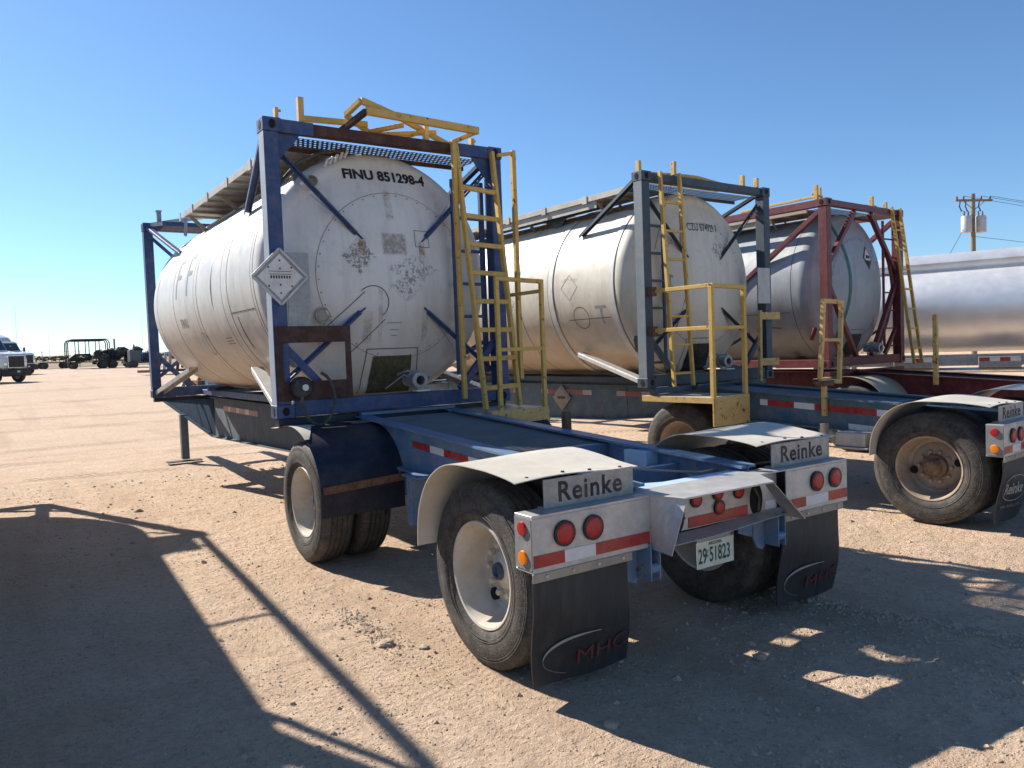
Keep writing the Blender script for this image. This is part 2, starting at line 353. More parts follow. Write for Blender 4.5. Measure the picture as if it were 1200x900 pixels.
def write(name, txt, mat, parent, size, fn, bold=.0, sx=1.0, cut=.05, spacing=1.0, align='LEFT'):
    "lettering laid on a surface: fn(u,v)->point"
    cu = bpy.data.curves.new('t', 'FONT'); cu.body = txt; cu.size = size; cu.offset = bold; cu.space_character = spacing; cu.resolution_u = 3; cu.align_x = align
    ob = bpy.data.objects.new('t', cu); COL.objects.link(ob)
    dg = bpy.context.evaluated_depsgraph_get(); me = bpy.data.meshes.new_from_object(ob.evaluated_get(dg))
    bpy.data.objects.remove(ob); bpy.data.curves.remove(cu)
    b = bmesh.new(); b.from_mesh(me); bpy.data.meshes.remove(me)
    for v in b.verts: v.co.x *= sx
    if cut:
        xs = [v.co.x for v in b.verts]; ys = [v.co.y for v in b.verts]
        for ax, lo, hi in ((0, min(xs), max(xs)), (1, min(ys), max(ys))):
            t = lo+cut
            while t < hi:
                co = Vector((0, 0, 0)); co[ax] = t; no = Vector((0, 0, 0)); no[ax] = 1
                bmesh.ops.bisect_plane(b, geom=b.verts[:]+b.edges[:]+b.faces[:], plane_co=co, plane_no=no); t += cut
    for v in b.verts: v.co = Vector(fn(v.co.x, v.co.y))
    mb = MB(); mb.b.free(); mb.b = b
    return build(name, mb, mat, parent, fix=False)

# ------------------------------------------------------------ ground
def smooth_plus(t): return max(0.0, t)
def gz(x, y):
    z = 0.0
    if y > 14: z += .0155*min(y-14, 96) + (.0115*(y-110) if y > 110 else 0)
    return z
RIDGE = [(2.9, -1.2), (2.62, -2.4), (2.36, -3.45), (2.42, -4.0), (2.62, -4.7), (2.75, -5.3)]
def seg_d(x, y, a, b):
    px, py = b[0]-a[0], b[1]-a[1]; t = max(0, min(1, ((x-a[0])*px+(y-a[1])*py)/(px*px+py*py)))
    return math.hypot(x-a[0]-t*px, y-a[1]-t*py)
def gdetail(x, y):
    d = math.hypot(x-.5, y+2)
    if d > 60: return 0
    f = max(0, 1-d/60)
    z = .022*noise.noise(Vector((x*.8, y*.8, 1)))+.010*noise.noise(Vector((x*3.1, y*3.1, 5)))+.0055*noise.noise(Vector((x*9, y*9, 9)))+.003*noise.noise(Vector((x*23, y*23, 2)))
    if 1.5 < x < 4 and -6 < y < 0:
        r = min(seg_d(x, y, a, b) for a, b in zip(RIDGE, RIDGE[1:]))
        z += (.022+.02*noise.noise(Vector((x*14, y*14, 3))))*math.exp(-(r/.11)**2) - .012*math.exp(-((r-.26)/.14)**2)
    return (z-.008)*f
def axis_vals(lo, hi, step, far_lo, far_hi, g=1.09):
    v = []; t = lo
    while t <= hi: v.append(t); t += step
    s = step; t = v[-1]
    while t < far_hi: s *= g; t += s; v.append(t)
    s = step; t = lo; pre = []
    while t > far_lo: s *= g; t -= s; pre.append(t)
    return pre[::-1]+v
xs = axis_vals(-2.6, 6.5, .034, -2500, 5000); ys = axis_vals(-6.3, 4.5, .034, -1500, 5000)
bm = bmesh.new(); grid = []
for x in xs:
    grid.append([bm.verts.new((x, y, gz(x, y)+gdetail(x, y))) for y in ys])
for i in range(len(xs)-1):
    for j in range(len(ys)-1): bm.faces.new([grid[i][j], grid[i+1][j], grid[i+1][j+1], grid[i][j+1]])
mb = MB(); mb.b.free(); mb.b = bm
g = build('ground', mb, 'ground', smooth=True, fix=False); tag(g, kind='structure')
g.data.polygons.foreach_set('use_smooth', [True]*len(g.data.polygons))

# loose gravel: one object, nobody could count it
mb = MB()
def pebble(mb, x, y, r, z=None):
    z = gdetail(x, y)+gz(x, y) if z is None else z
    ang = random.random()*PI; e = .6+random.random()*.8; h = .45+.5*random.random()
    vs = []
    for (a, b, c) in ((1, 0, 0), (.3, .9, .1), (-.9, .35, 0), (-.5, -.85, .1), (.5, -.8, -.05), (.1, 0, 1), (-.4, .2, .8)):
        a += random.uniform(-.25, .25); b += random.uniform(-.25, .25)
        xx, yy = a*r*e, b*r; vs.append((x+xx*math.cos(ang)-yy*math.sin(ang), y+xx*math.sin(ang)+yy*math.cos(ang), z+c*r*h-.1*r))
    mb.faces(vs, [(0, 1, 5), (1, 6, 5), (1, 2, 6), (2, 3, 6), (3, 5, 6), (3, 4, 5), (4, 0, 5), (0, 4, 3, 2, 1)])
for i in range(42000):
    d = random.random()**1.35*13+.6; a = math.radians(random.uniform(-12, 80))
    x = -2.1+d*math.sin(a); y = -6.7+d*math.cos(a)
    if noise.noise(Vector((x*.9, y*.9, 7))) < random.uniform(-.6, .35): continue
    r = .0035+.0045*random.random() + (.012*random.random() if random.random() < .07 else 0) + (.018 if random.random() < .006 else 0)
    pebble(mb, x, y, r*(1+d*.04))
for i in range(2600):
    k = random.randrange(len(RIDGE)-1); t = random.random(); a, b = RIDGE[k], RIDGE[k+1]
    pebble(mb, a[0]+(b[0]-a[0])*t+random.gauss(0, .045), a[1]+(b[1]-a[1])*t+random.gauss(0, .04), random.uniform(.005, .022))
for i in range(420):
    pebble(mb, -.14+random.gauss(0, .06), -2.15+random.gauss(0, .30), random.uniform(.004, .014))
for i in range(900):
    pebble(mb, random.gauss(2.1, .5), random.gauss(-4.5, .6), random.uniform(.004, .018))
tag(build('gravel', mb, 'rockm'), kind='stuff', label='loose gravel and small stones scattered over the dry yard', cat='gravel')
def bigstone(x, y, r, label):
    mb = MB(); bmesh.ops.create_icosphere(mb.b, subdivisions=3, radius=r)
    o = Vector((x*3, y*3, 0))
    for v in mb.b.verts:
        n = noise.noise(v.co/r*1.1+o)*.35+noise.noise(v.co/r*3+o)*.12
        v.co = v.co*(1+n); v.co.z *= .55
        v.co += Vector((x, y, gdetail(x, y)+r*.2))
    tag(build('stone', mb, 'rockm', smooth=False), label, 'stone', 'bigger stones lying on the yard')
bigstone(-.17, -2.42, .05, 'largest pale clod in the line of clods left of the rear left tyre')
bigstone(-.02, -2.62, .03, 'small pale clod nearest the rear left tyre, beside the largest clod')
bigstone(.21, -4.02, .032, 'stone on the sunlit dirt at the edge of the shadow below the left mudflap')
bigstone(1.36, -3.95, .035, 'stone beside the sunlit patch inside the shadow behind the bumper')

# ------------------------------------------------------------ wheels
def make_wheel(rim, hub=True, cap='hub'):
    mb = MB()
    prof = [(-.118, .302), (-.126, .297), (-.122, .284), (-.10, .276), (-.055, .268), (-.03, .262), (.04, .258), (.058, .25), (.066, .225), (.052, .205), (.045, .16), (.045, .0)]
    mb.lathe(prof, 56, 'x'); mb.lathe([(.058, .262), (.10, .275), (.118, .300), (.110, .306), (-.110, .306), (-.118, .302)], 56, 'x')
    for k in range(10):
        if not hub: break
        a = 2*PI*k/10; mb.lathe([(.045, .02), (.012, .018), (.006, .012), (.006, 0)], 8, 'x', (0, .142*math.cos(a), .142*math.sin(a)))
    w = build('wheel', mb, rim, None, smooth=True)
    mb = MB(); p = [(-.108, .290), (-.122, .305), (-.136, .335), (-.145, .375), (-.147, .41), (-.140, .45), (-.128, .482), (-.118, .500), (-.106, .511)]
    body = p[:]
    x = -.106
    for gx in (-.066, -.022, .022, .066):
        body += [(gx-.007, .515), (gx-.005, .503), (gx+.005, .503), (gx+.007, .515)]
    body += [(-a, b) for a, b in p[::-1]]
    mb.lathe(body, 96, 'x')
    for rr in (.345, .36, .448, .462): mb.lathe([(-.1445+(.0 if rr < .4 else .003), rr-.003), (-.1465 if rr < .4 else -.1415, rr), (-.1445+(.0 if rr < .4 else .003), rr+.003)], 96, 'x')
    build('tyre', mb, 'rubber', w, smooth=True)
    if hub:
        mb = MB()
        if cap == 'hub': mb.lathe([(.045, .112), (.01, .108), (-.002, .094), (-.01, .078), (-.062, .07), (-.075, .058), (-.079, 0)], 28, 'x')
        else: mb.lathe([(.045, .112), (.03, .108), (.022, .094), (.01, .07), (.0, .06), (0, 0)], 28, 'x')
        if cap == 'hub':
            for k in range(6): a = 2*PI*k/6+.3; mb.lathe([(-.065, .008), (-.083, .008), (-.083, 0)], 6, 'x', (0, .048*math.cos(a), .048*math.sin(a)))
        h = build('hub', mb, 'hub' if cap == 'hub' else rim, w, smooth=True)
        if cap != 'hub': mb = MB(); mb.lathe([(.0, .05), (-.02, .046), (-.022, .03), (-.012, .026), (-.012, 0)], 20, 'x'); build('hub_cap', mb, cap, w, smooth=True)
    mb = MB()
    for k in range(2): a = PI*k+(2.9 if cap == 'hub' else 2.2); mb.disc((.046, .203*math.cos(a), .203*math.sin(a)), .036, 'x', .022, 18)
    build('hand_hole', mb, 'plug', w)
    return w
WH1 = make_wheel('rim', True, 'cap'); WH2 = make_wheel('rim2'); WHI = make_wheel('rim', False)
def wheels(T, yc, proto, used):
    first = proto not in used
    for side in (0, 1):
        for inner in (0, 1):
            x = .235+inner*.335; x = x if not side else 2.53-x
            src = WHI if inner else proto
            rz = (PI if side else 0)+(PI if inner else 0)
            o = inst(src, 'wheel', T, (x, yc, .507), rz)
            o.rotation_euler = (0 if not inner else 0, 0, rz)

# ------------------------------------------------------------ trailer
YB = -3.74
def ztop(y):
    return 1.165+.055*y if y < 0 else (1.165+.002*y if y < 6 else 1.177-.02*(y-6))
def zbot(y):
    P = [(-3.62, .68), (-.6, .80), (.3, .80), (1.5, .70), (5.55, .60), (7.4, .80), (9.4, 1.02)]
    for (a, za), (b, zb) in zip(P, P[1:]):
        if y <= b: return za+(zb-za)*max(0, (y-a)/(b-a))
    return .95
def rail_mb(x, ys):
    mb = MB(); pts = [(y, ztop(y)) for y in ys]+[(y, zbot(y)) for y in ys[::-1]]
    mb.prism(pts, 'x', x-.007, x+.007)
    for a, b in zip(ys, ys[1:]):
        mb.bar((x, a, ztop(a)+.009), (x, b, ztop(b)+.009), .13, .016); mb.bar((x, a, zbot(a)-.009), (x, b, zbot(b)-.009), .13, .016)
    return mb
def tape(T, x, y0, n, ln, zoff, start='red_tape', w=.05, side=-1, gap=.0, pat=None):
    pat = pat or [('red_tape', ln), ('white_tape', ln*.55), ('red_tape', ln), ('white_tape', ln*.4)]
    y = y0
    for m, l in pat[:n]:
        z = ztop(y)-zoff; z2 = ztop(y-l)-zoff
        mb = MB(); mb.faces([(x+side*.012, y, z), (x+side*.012, y-l, z2), (x+side*.012, y-l, z2-w), (x+side*.012, y, z-w), (x+side*.009, y, z), (x+side*.009, y-l, z2), (x+side*.009, y-l, z2-w), (x+side*.009, y, z-w)],
                            [(0, 1, 2, 3), (7, 6, 5, 4), (0, 4, 5, 1), (3, 2, 6, 7)])
        build('reflective_tape', mb, m, T); y -= l+gap

def lamp(T, x, y, z, r, mat='red_lens', ax='y'):
    mb = MB(); mb.disc((x, y, z), r*1.22, ax, .016, 28); o = build('tail_light', mb, 'black', T)
    mb = MB()
    if ax == 'y': mb.lathe([(-.0082, r), (-.012, r*.93), (-.015, r*.6), (-.016, 0)], 28, 'y', (x, y, z))
    else: mb.lathe([(-.008, r), (-.018, r*.93), (-.023, r*.6), (-.025, 0)], 28, 'x', (x, y, z))
    build('lens', mb, mat, o, smooth=True)

def prof_at(P, u):
    t = u*(len(P)-1); i = min(int(t), len(P)-2); t -= i
    a, b, c, d = P[max(i-1, 0)], P[i], P[i+1], P[min(i+2, len(P)-1)]
    return [.5*(2*b[q]+(c[q]-a[q])*t+(2*a[q]-5*b[q]+4*c[q]-d[q])*t*t+(3*b[q]-a[q]-3*c[q]+d[q])*t**3) for q in (0, 1)]
def fender_rear(T, side, mat):
    x0, x1 = (-.02, .78) if side == 0 else (1.76, 2.56)
    P = [(-3.64, 1.095), (-3.5, 1.105), (-3.3, 1.125), (-3.08, 1.135), (-2.93, 1.11), (-2.78, 1.03), (-2.68, .92), (-2.62, .78), (-2.6, .60)]
    def f(u, v):
        y, z = prof_at(P, u)
        wv = .012*math.sin(v*5+u*9)*(1-u)+.004*math.sin(u*14+v*2)
        return (x0+(x1-x0)*v, y, z+wv*.9)
    mb = MB(); mb.sheet(f, 48, 12, .005); o = build('fender', mb, mat, T, smooth=True)
    mb = MB()
    for v in (.12, .4, .62, .88):
        p = f(.01, v); mb.lathe([(0, .012), (.012, .009), (.013, 0)], 8, 'z', (p[0], p[1]+.03, p[2]))
    build('fender_bolt', mb, 'black', o)

def platform(T, x0, x1, y0, y1, z, solid_end=True, mat='yellow_r'):
    mb = MB(); mb.box(x0, x1, y0, y1, z-.02, z)
    o = build('step_platform', mb, 'walk', T, bevel=.002)
    mb = MB(); t = .006
    mb.box(x0, x1, y0-t-.001, y0-.001, z-.33, z+.004); mb.box(x0-t-.001, x0-.001, y0, y0+.02, z-.33, z); mb.box(x0-t-.001, x0-.001, y0+.02, y1, z-.07, z); mb.box(x1+.001, x1+t+.001, y0, y1, z-.07, z)
    build('toe_plate', mb, mat, o, bevel=.002)
    return o

def mudflap(T, x0, w, logo, z0=.645, drop=.56, sh=.05, parts=True):
    def P(u, v, off=0):
        k = 1-v
        return (x0+w*u+sh*k*k, YB+.012+.085*k**1.6+.012*math.sin(v*6+u*2.2)+.008*math.sin(u*7)-off, z0-drop*k-.02*math.sin(u*2.5)*k)
    mb = MB(); mb.sheet(P, 14, 16, .009); o = build('mudflap', mb, 'flap', T, smooth=True)
    mb = MB(); mb.box(x0-.005, x0+w+.005, YB-.006, YB+.003, z0-.012, z0+.032); st = build('flap_bracket', mb, 'tanwood', T, bevel=.002)
    for u in (.12, .38, .64, .9): mb = MB(); mb.lathe([(0, .011), (-.008, .009), (-.009, 0)], 8, 'y', (x0+w*u, YB-.006, z0+.012)); build('bolt', mb, 'galv', st)
    fn = lambda u, v: P(min(1, max(0, u/w)), min(1, max(0, v/drop)), .0125)
    if logo == 'MHC':
        b = write('lettering', 'MHC', 'redink', o, .115, lambda u, v: fn(u+.26, v+.075+u*.1), bold=.0, sx=1.3, cut=.04)
        mb = MB()
        def arc(s, tt): a = PI*.97-s*PI*.52; k = .006*math.sin(PI*min(1, s*1.1))+.0025; rx = .30+(tt-.5)*k*2; rz = .115+(tt-.5)*k*2; return fn(.36+rx*math.cos(a), .085+rz*math.sin(a)+.04)
        mb.sheet(arc, 40, 1); build('logo_arc', mb, 'whiteink', o)
        mb = MB()
        def arc2(s, tt): a = PI*.97+s*PI*.35; return fn(.36+(.30+(tt-.5)*.005)*math.cos(a), .125+(.10+(tt-.5)*.005)*math.sin(a))
        mb.sheet(arc2, 24, 1); build('logo_arc', mb, 'greyink', o)
    elif logo == 'REINKE':
        write('lettering', 'Reinke', 'whiteink', o, .135, lambda u, v: fn(u+.085, v+.255), bold=.003, sx=.95, cut=.03)
        write('lettering', 'www.reinke.com', 'greyink', o, .055, lambda u, v: fn(u+.07, v+.13), bold=.0008, cut=.03)
        mb = MB(); mb.sheet(lambda s, tt: fn(.29+(.245+(tt-.5)*.007)*math.cos(2*PI*s), .30+(.11+(tt-.5)*.007)*math.sin(2*PI*s)), 64, 1); build('logo_oval', mb, 'whiteink', o)
    return o

def make_trailer(name, loc, rz, label, c_rear, c_front, fend, wheelp, logo, plat_left, front_fender, detail, group='container trailers parked side by side'):
    T = empty(name, loc, rz, label=label, cat='trailer', group=group)
    XL, XR = .80, 1.73
    for x in (XL, XR):
        build('frame_rail', rail_mb(x, [-3.60, -3.0, -2.4, -1.6, -.8, 0, .3, 1.2]), c_rear, T)
        build('gooseneck_rail', rail_mb(x, [1.21, 1.5, 3, 4.5, 5.55]), c_front, T)
        build('gooseneck_nose', rail_mb(x, [5.56, 6.5, 7.4, 8.4, 9.4]), 'noseblue' if detail == 'a' else c_front, T)
    for y in (-3.0, 1.6, 3.2, 4.8, 6.3, 7.8, 9.3):
        mb = MB(); mb.box(XL+.01, XR-.01, y-.03, y+.03, max(zbot(y)+.05, .7), ztop(y)-.06); build('crossmember', mb, c_rear, T, bevel=.003)
    mb = MB(); mb.box(XL+.01, XR-.01, -2.33, -2.27, .82, ztop(-2.3)-.015); build('crossmember', mb, c_rear, T, bevel=.003)
    # rear open bay: stiffener on the right rail, gusset plates before the bumper, sunlit look painted in pale blue
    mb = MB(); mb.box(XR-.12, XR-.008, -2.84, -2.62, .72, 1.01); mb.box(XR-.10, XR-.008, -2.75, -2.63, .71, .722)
    build('stiffener', mb, 'litblue' if detail == 'a' else c_rear, T, bevel=.002)
    mb = MB(); mb.box(XL+.008, XL+.10, -3.4, -3.35, .72, .95); build('stiffener', mb, c_rear, T, bevel=.002)
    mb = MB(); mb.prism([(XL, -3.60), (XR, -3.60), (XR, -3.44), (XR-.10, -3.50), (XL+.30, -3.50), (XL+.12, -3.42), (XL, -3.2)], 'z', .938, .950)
    build('gusset_plate', mb, 'litblue' if detail == 'a' else c_rear, T, bevel=.002)  # pale tone stands in for sunlight on the plate
    mb = MB(); mb.tube([(XL+.05, -3.0, 1.02), (XR-.15, -3.35, .93), (2.4, -3.4, .93)], .008, 6); build('air_line', mb, 'tanwood', T, smooth=True)
    # grated deck
    mb = MB(); y = -2.25
    while y < -.02:
        mb.bar((XL+.01, y, ztop(y)-.028), (XR-.01, y, ztop(y)-.028), .010, .028); y += .046
    for k in range(8):
        x = XL+.06+k*.115; mb.bar((x, -2.26, ztop(-2.26)-.034), (x, 0, ztop(0)-.034), .008, .028)
    build('deck_grating', mb, M['grating_'+detail], T)
    mb = MB(); mb.box(XL-.03, XR+.03, -.02, .04, ztop(0)+.018, ztop(0)+.045); build('bolster', mb, c_rear, T, bevel=.003)
    for y in (0.10, 5.98):
        mb = MB(); mb.box(.03, 2.41, y-.05, y+.05, ztop(y)-.03, 1.206)
        build('container_bolster', mb, 'navy' if detail == 'a' else c_rear, T, bevel=.004)
    # landing legs, front
    for x in (XL-.05,):
        mb = MB(); mb.box(x-.06, x+.06, 7.52, 7.64, .06, zbot(7.5)+.02); o = build('landing_leg', mb, c_front, T, bevel=.006)
        mb = MB(); mb.box(x-.30, x+.26, 7.48, 7.68, .02, .036); build('foot', mb, 'black', o)
        # running gear
    for yc in (-3.08, -.226):
        mb = MB(); mb.tube([(.42, yc, .507), (2.11, yc, .507)], .068, 14); build('axle', mb, 'black', T, smooth=True)
        for x in (XL, XR):
            mb = MB()
            for k in range(5):
                L = .48-.08*k; mb.sheet(lambda u, v, L=L, k=k: (x-.04+.08*v, yc-L+2*L*u, .60+.014*k+.10*((2*u-1)*L/.48)**2), 12, 1, .011)
            mb.box(x-.05, x+.05, yc-.08, yc+.08, .50, .68); build('leaf_spring', mb, 'rust', T)
            for dy in (-.52, .52):
                if yc+dy < -3.65: continue
                mb = MB(); mb.box(x-.055, x+.055, yc+dy-.05, yc+dy+.05, .56, zbot(yc+dy)); build('spring_hanger', mb, c_rear, T, bevel=.005)
        wheels(T, yc, wheelp, [])
        mb = MB(); mb.tube([(1.0, yc+.25, .56), (1.0, yc+.48, .60)], .085, 14); build('brake_chamber', mb, 'black', T, smooth=True)
    mb = MB(); mb.box(XL-.20, XL-.02, -1.30, -1.22, .40, .78); mb.box(XL-.20, XL-.02, -1.42, -1.14, .775, .79); mb.box(XL-.02, XL+.02, -1.4, -1.1, .45, .78); build('hanger_bracket', mb, c_rear, T, bevel=.004)
    mb = MB(); mb.tube([(1.05, -2.0, .72), (1.5, -2.0, .72)], .13, 20); build('air_tank', mb, 'black', T, smooth=True)
    # reflective tape
    if detail == 'a':
        tape(T, XL, -.98, 4, .42, .085, w=.055, pat=[('red_tape', .30), ('white_tape', .22), ('red_tape', .36), ('white_tape', .14)])
        tape(T, XL, -1.62, 1, .2, .20, w=.09, pat=[('white_tape', .16)])
        tape(T, XL, -2.16, 1, .2, .09, w=.05, pat=[('white_tape', .3)])
        tape(T, XL, 5.0, 9, .3, .10, w=.07, gap=.0, pat=[('red_dull', .25), ('white_dull', .13), ('red_dull', .3), ('white_dull', .14), ('red_dull', .3), ('white_dull', .16), ('red_dull', .4)])
    elif detail == 'b':
        tape(T, XL, -.90, 7, .3, .07, w=.07, pat=[('white_tape', .1), ('red_tape', .34), ('white_tape', .25), ('red_tape', .34), ('red_tape', .36), ('white_tape', .25), ('red_tape', .26)])
        tape(T, XL, -1.98, 3, .3, .25, w=.08, gap=.005, pat=[('white_tape', .22), ('white_tape', .30)])
        for y0 in (4.6, 3.0, 1.4):
            tape(T, XL, y0, 5, .3, .07, w=.07, pat=[('white_dull', .16), ('red_dull', .30), ('white_dull', .16), ('red_dull', .30), ('white_dull', .18)])
        tape(T, XL, 7.4, 5, .3, .07, w=.07, pat=[('red_dull', .2), ('white_dull', .16), ('red_dull', .22), ('white_dull', .16), ('red_dull', .30)])
    # bumper
    B = None
    mb = MB()
    for a, b in ((0.0, .765), (1.90, 2.53)):
        mb.box(a, b, YB, -3.60, .938, .952); mb.box(a, b, YB, YB+.008, .676, .9375); mb.box(a, b, YB+.0085, -3.60, .676, .686)
    mb.box(.775, 1.90, -3.672, -3.664, .70, .937)                      # recessed middle face
    mb.box(.775, 1.90, -3.664, -3.60, .925, .937)
    mb.prism([(.768, -3.60), (1.897, -3.60), (1.897, YB), (1.66, YB), (1.52, -3.945), (.83, -3.935), (.768, YB)], 'z', .944, .953)
    mb.sheet(lambda u, v: (.76+(1.90-.76)*u, -3.68-.12*v+.04*u*v, .70-.025*v-.01*math.sin(u*5)), 6, 2, .005)
    B = build('bumper', mb, 'galv', T, bevel=.0015)
    mb = MB(); mb.sheet(lambda u, v: (.767+(.84-.10*(1-v)-.767)*u, YB+.004+(-3.935+.02*(1-v)-YB)*u, .665+.277*v), 4, 4, .005); build('wing_plate', mb, 'galv', B)
    mb = MB(); mb.sheet(lambda u, v: ((1.66+.24*(1-v))*(1-u)+(1.52+.38*(1-v))*u, (YB+.004)*(1-u)+(-3.94+.07*(1-v))*u, .67+.272*v), 4, 4, .005); build('wing_plate', mb, 'galv', B)
    for sx, e in ((0.0, 1), (2.53, -1)):
        mb = MB(); mb.box(sx-.004 if e == 1 else sx-.003, sx+.003 if e == 1 else sx+.004, YB+.004, -3.602, .69, .937); ep = build('end_plate', mb, 'galvd', B)
        for z, m in ((.885, 'red_lens'), (.745, 'amber')):
            mb = MB(); mb.lathe([(0, .036), (-.010*e, .032), (-.014*e, .0)], 20, 'x', (sx-.005*e, -3.67, z)); build('marker_lamp', mb, m, ep, smooth=True)
    for x in (.19, .37, 2.20, 2.39): lamp(B, x, YB-.006, .845, .052)
    for x, z, r in ((1.18, .86, .036), (1.36, .875, .036), (1.54, .86, .036), (1.37, .79, .036)): lamp(B, x, -3.678, z, r)
    for x in (1.03, 1.70): mb = MB(); mb.disc((x, -3.676, .79), .055, 'y', .006, 24, 1.75); build('lamp_opening', mb, 'plug', B)
    for pp in ([(1.68, -3.68, .86), (1.70, -3.70, .80), (1.71, -3.68, .72)], [(1.03, -3.68, .84), (1.05, -3.71, .78), (1.02, -3.68, .73)]): mb = MB(); mb.tube(pp, .008, 6); build('wiring', mb, 'hose', B)
    z0, z1 = .702, .762
    for a, b, m in ((.005, .19, 'red_tape'), (.19, .385, 'white_tape'), (.385, .755, 'red_tape'), (1.92, 2.09, 'red_tape'), (2.09, 2.32, 'white_tape'), (2.32, 2.525, 'red_tape')):
        mb = MB(); mb.box(a, b, YB-.0035, YB-.0005, z0, z1); build('reflective_tape', mb, m, B)
    for a, b, m in ((1.12, 1.62, 'red_tape'), (1.78, 1.88, 'white_tape')):
        mb = MB(); mb.box(a, b, -3.677, -3.6725, z0+.005, z1+.005); build('reflective_tape', mb, m, B)
    for x0, w_ in ((.14, .59), (1.88, .59)):
        mb = MB(); mb.box(x0, x0+w_, -3.655, -3.648, .9525, 1.098); mb.box(x0, x0+w_, -3.648, -3.60, .953, .961)
        pl = build('name_plate', mb, 'galvd', T, bevel=.001)
        write('lettering', 'Reinke', 'stencil', pl, .14, lambda u, v, x0=x0: (x0+.082+u, -3.6565, .982+v), bold=.003, sx=1.0, cut=0, spacing=1.12)
    for x in (.62+.11, 1.78):
        mb = MB(); mb.prism([(x-.09, .70), (x-.09, .55), (x-.06, .49), (x-.01, .47), (x+.01, .49), (x+.01, .70)], 'y', -3.66, -3.645)
        mb.box(x+.011, x+.021, -3.76, -3.60, .50, .70); mb.box(x+.075, x+.085, -3.76, -3.60, .50, .70); mb.box(x+.021, x+.075, -3.70, -3.69, .50, .69); mb.tube([(x+.02, -3.735, .56), (x+.08, -3.735, .56)], .028, 12)
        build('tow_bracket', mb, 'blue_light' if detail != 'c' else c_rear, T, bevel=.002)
    mb = MB(); mb.box(1.25, 1.57, -3.607, -3.604, .43, .585)
    pl = build('license_plate', mb, 'plate', T, bevel=.001)
    if detail == 'a':
        write('lettering', '29 51823', 'green', pl, .122, lambda u, v: (1.262+u, -3.6085, .462+v), bold=.0022, sx=.60, cut=0)
        write('lettering', 'T\nR', 'green', pl, .026, lambda u, v: (1.333+u, -3.6085, .515+v), bold=.0004, cut=0)
        write('lettering', 'ARIZONA', 'green', pl, .026, lambda u, v: (1.35+u, -3.6085, .560+v), bold=.0006, cut=0)
    mb = MB(); mb.box(1.27, 1.55, -3.603, -3.597, .45, .66); build('plate_bracket', mb, 'galvd', T)
    for x0, s_ in ((.0, .06), (1.87, .05)): mudflap(T, x0, .62 if x0 == 0 else .60, logo)
    for side in (0, 1): fender_rear(T, side, fend)
    if front_fender:
        for side in ((0, 1) if plat_left is False else (0,)):
            x0, x1 = (.06, .79) if side == 0 else (1.74, 2.47)
            P = [(.36, 1.10), (.20, 1.10), (-.05, 1.13), (-.25, 1.14), (-.45, 1.10), (-.6, 1.02), (-.72, .90), (-.79, .76), (-.80, .62), (-.80, .46)]
            def f(u, v):
                y_, z_ = prof_at(P, u)
                return (x0+(x1-x0)*v, y_, z_+.015*math.sin(u*8+v*3)*(1-u))
            mb = MB(); mb.sheet(f, 30, 8, .005); o = build('front_fender', mb, 'navy' if detail == 'a' else fend, T, smooth=True)
            if detail == 'a':
                mb = MB(); mb.sheet(lambda u, v: (lambda q: (q[0], q[1]+.004, q[2]+.010))(f(u*.5, v*(.55-.5*u)-.015)), 16, 3, .004); build('fender_sunlit_edge', mb, 'fender', o, smooth=True)  # aluminium overlay painting the fender's sunlit front portion pale
                mb = MB(); mb.bar((x0+.02, -.82, .68), (XL, -.83, .72), .03, .06); build('fender_bracket', mb, 'rust', o)
    return T
M['grating_a'] = paint('blue_grating', (.15, .17, .20), rough=.6, wear=.08)
M['grating_b'] = paint('grey_blue_grating', (.13, .18, .23), rough=.6, wear=.08)
M['grating_c'] = paint('maroon_grating', (.06, .02, .02), rough=.6, wear=.08)
M['red_dull'] = paint('faded_red_tape', (.33, .09, .08), (.28, .12, .10), rough=.5, dirt=.4, bump=0)
M['white_dull'] = paint('faded_white_tape', (.50, .45, .42), rough=.5, dirt=.4, bump=0)
M['plate'] = paint('number_plate_white', (.62, .66, .60), (.55, .58, .42), rough=.4, dirt=.15, bump=0, streak=0, scale=12)

# ------------------------------------------------------------ tank container
W, L, H = 2.438, 6.058, 2.591
XC, ZC, R = 1.235, 1.30, 1.205
DISH = []
def dish_y(r):
    if r <= 1.06: return .10+2.37-math.sqrt(2.37**2-r*r)
    t = min(1, (r-1.06)/(R-1.06)); return (.10+2.37-math.sqrt(2.37**2-1.06**2))+.16*(1-math.sqrt(max(0, 1-t*t)))
def on_dish(x, z, off=.004):
    r = math.hypot(x-XC, z-ZC); return (x, dish_y(r)-off, z)
def on_side(s, h, off=.004):
    "left flank: s along y, h = height above the tank axis along the arc"
    a = h/R; return (XC-(R+off)*math.cos(a), s, ZC+(R+off)*math.sin(a))
def patch(name, mat, T, x0, x1, z0, z1, n=8, off=.0035, side=False):
    mb = MB(); mb.sheet((lambda u, v: on_dish(x0+(x1-x0)*u, z0+(z1-z0)*v, off)) if not side else (lambda u, v: on_side(x0+(x1-x0)*u, z0+(z1-z0)*v, off)), n, n)
    return build(name, mb, mat, T, fix=False)
def ring_line(mb, fn, w_, n=72, a0=0, a1=2*PI):
    mb.sheet(lambda u, v: fn(a0+(a1-a0)*u, (v-.5)*w_), n, 1)
def arc_on_dish(cx, cz, r, a0, a1, w_=.008, off=.004, mb=None):
    mb = mb or MB(); mb.sheet(lambda u, v: on_dish(cx+(r+(v-.5)*w_)*math.cos(a0+(a1-a0)*u), cz+(r+(v-.5)*w_)*math.sin(a0+(a1-a0)*u), off), 64, 1); return mb
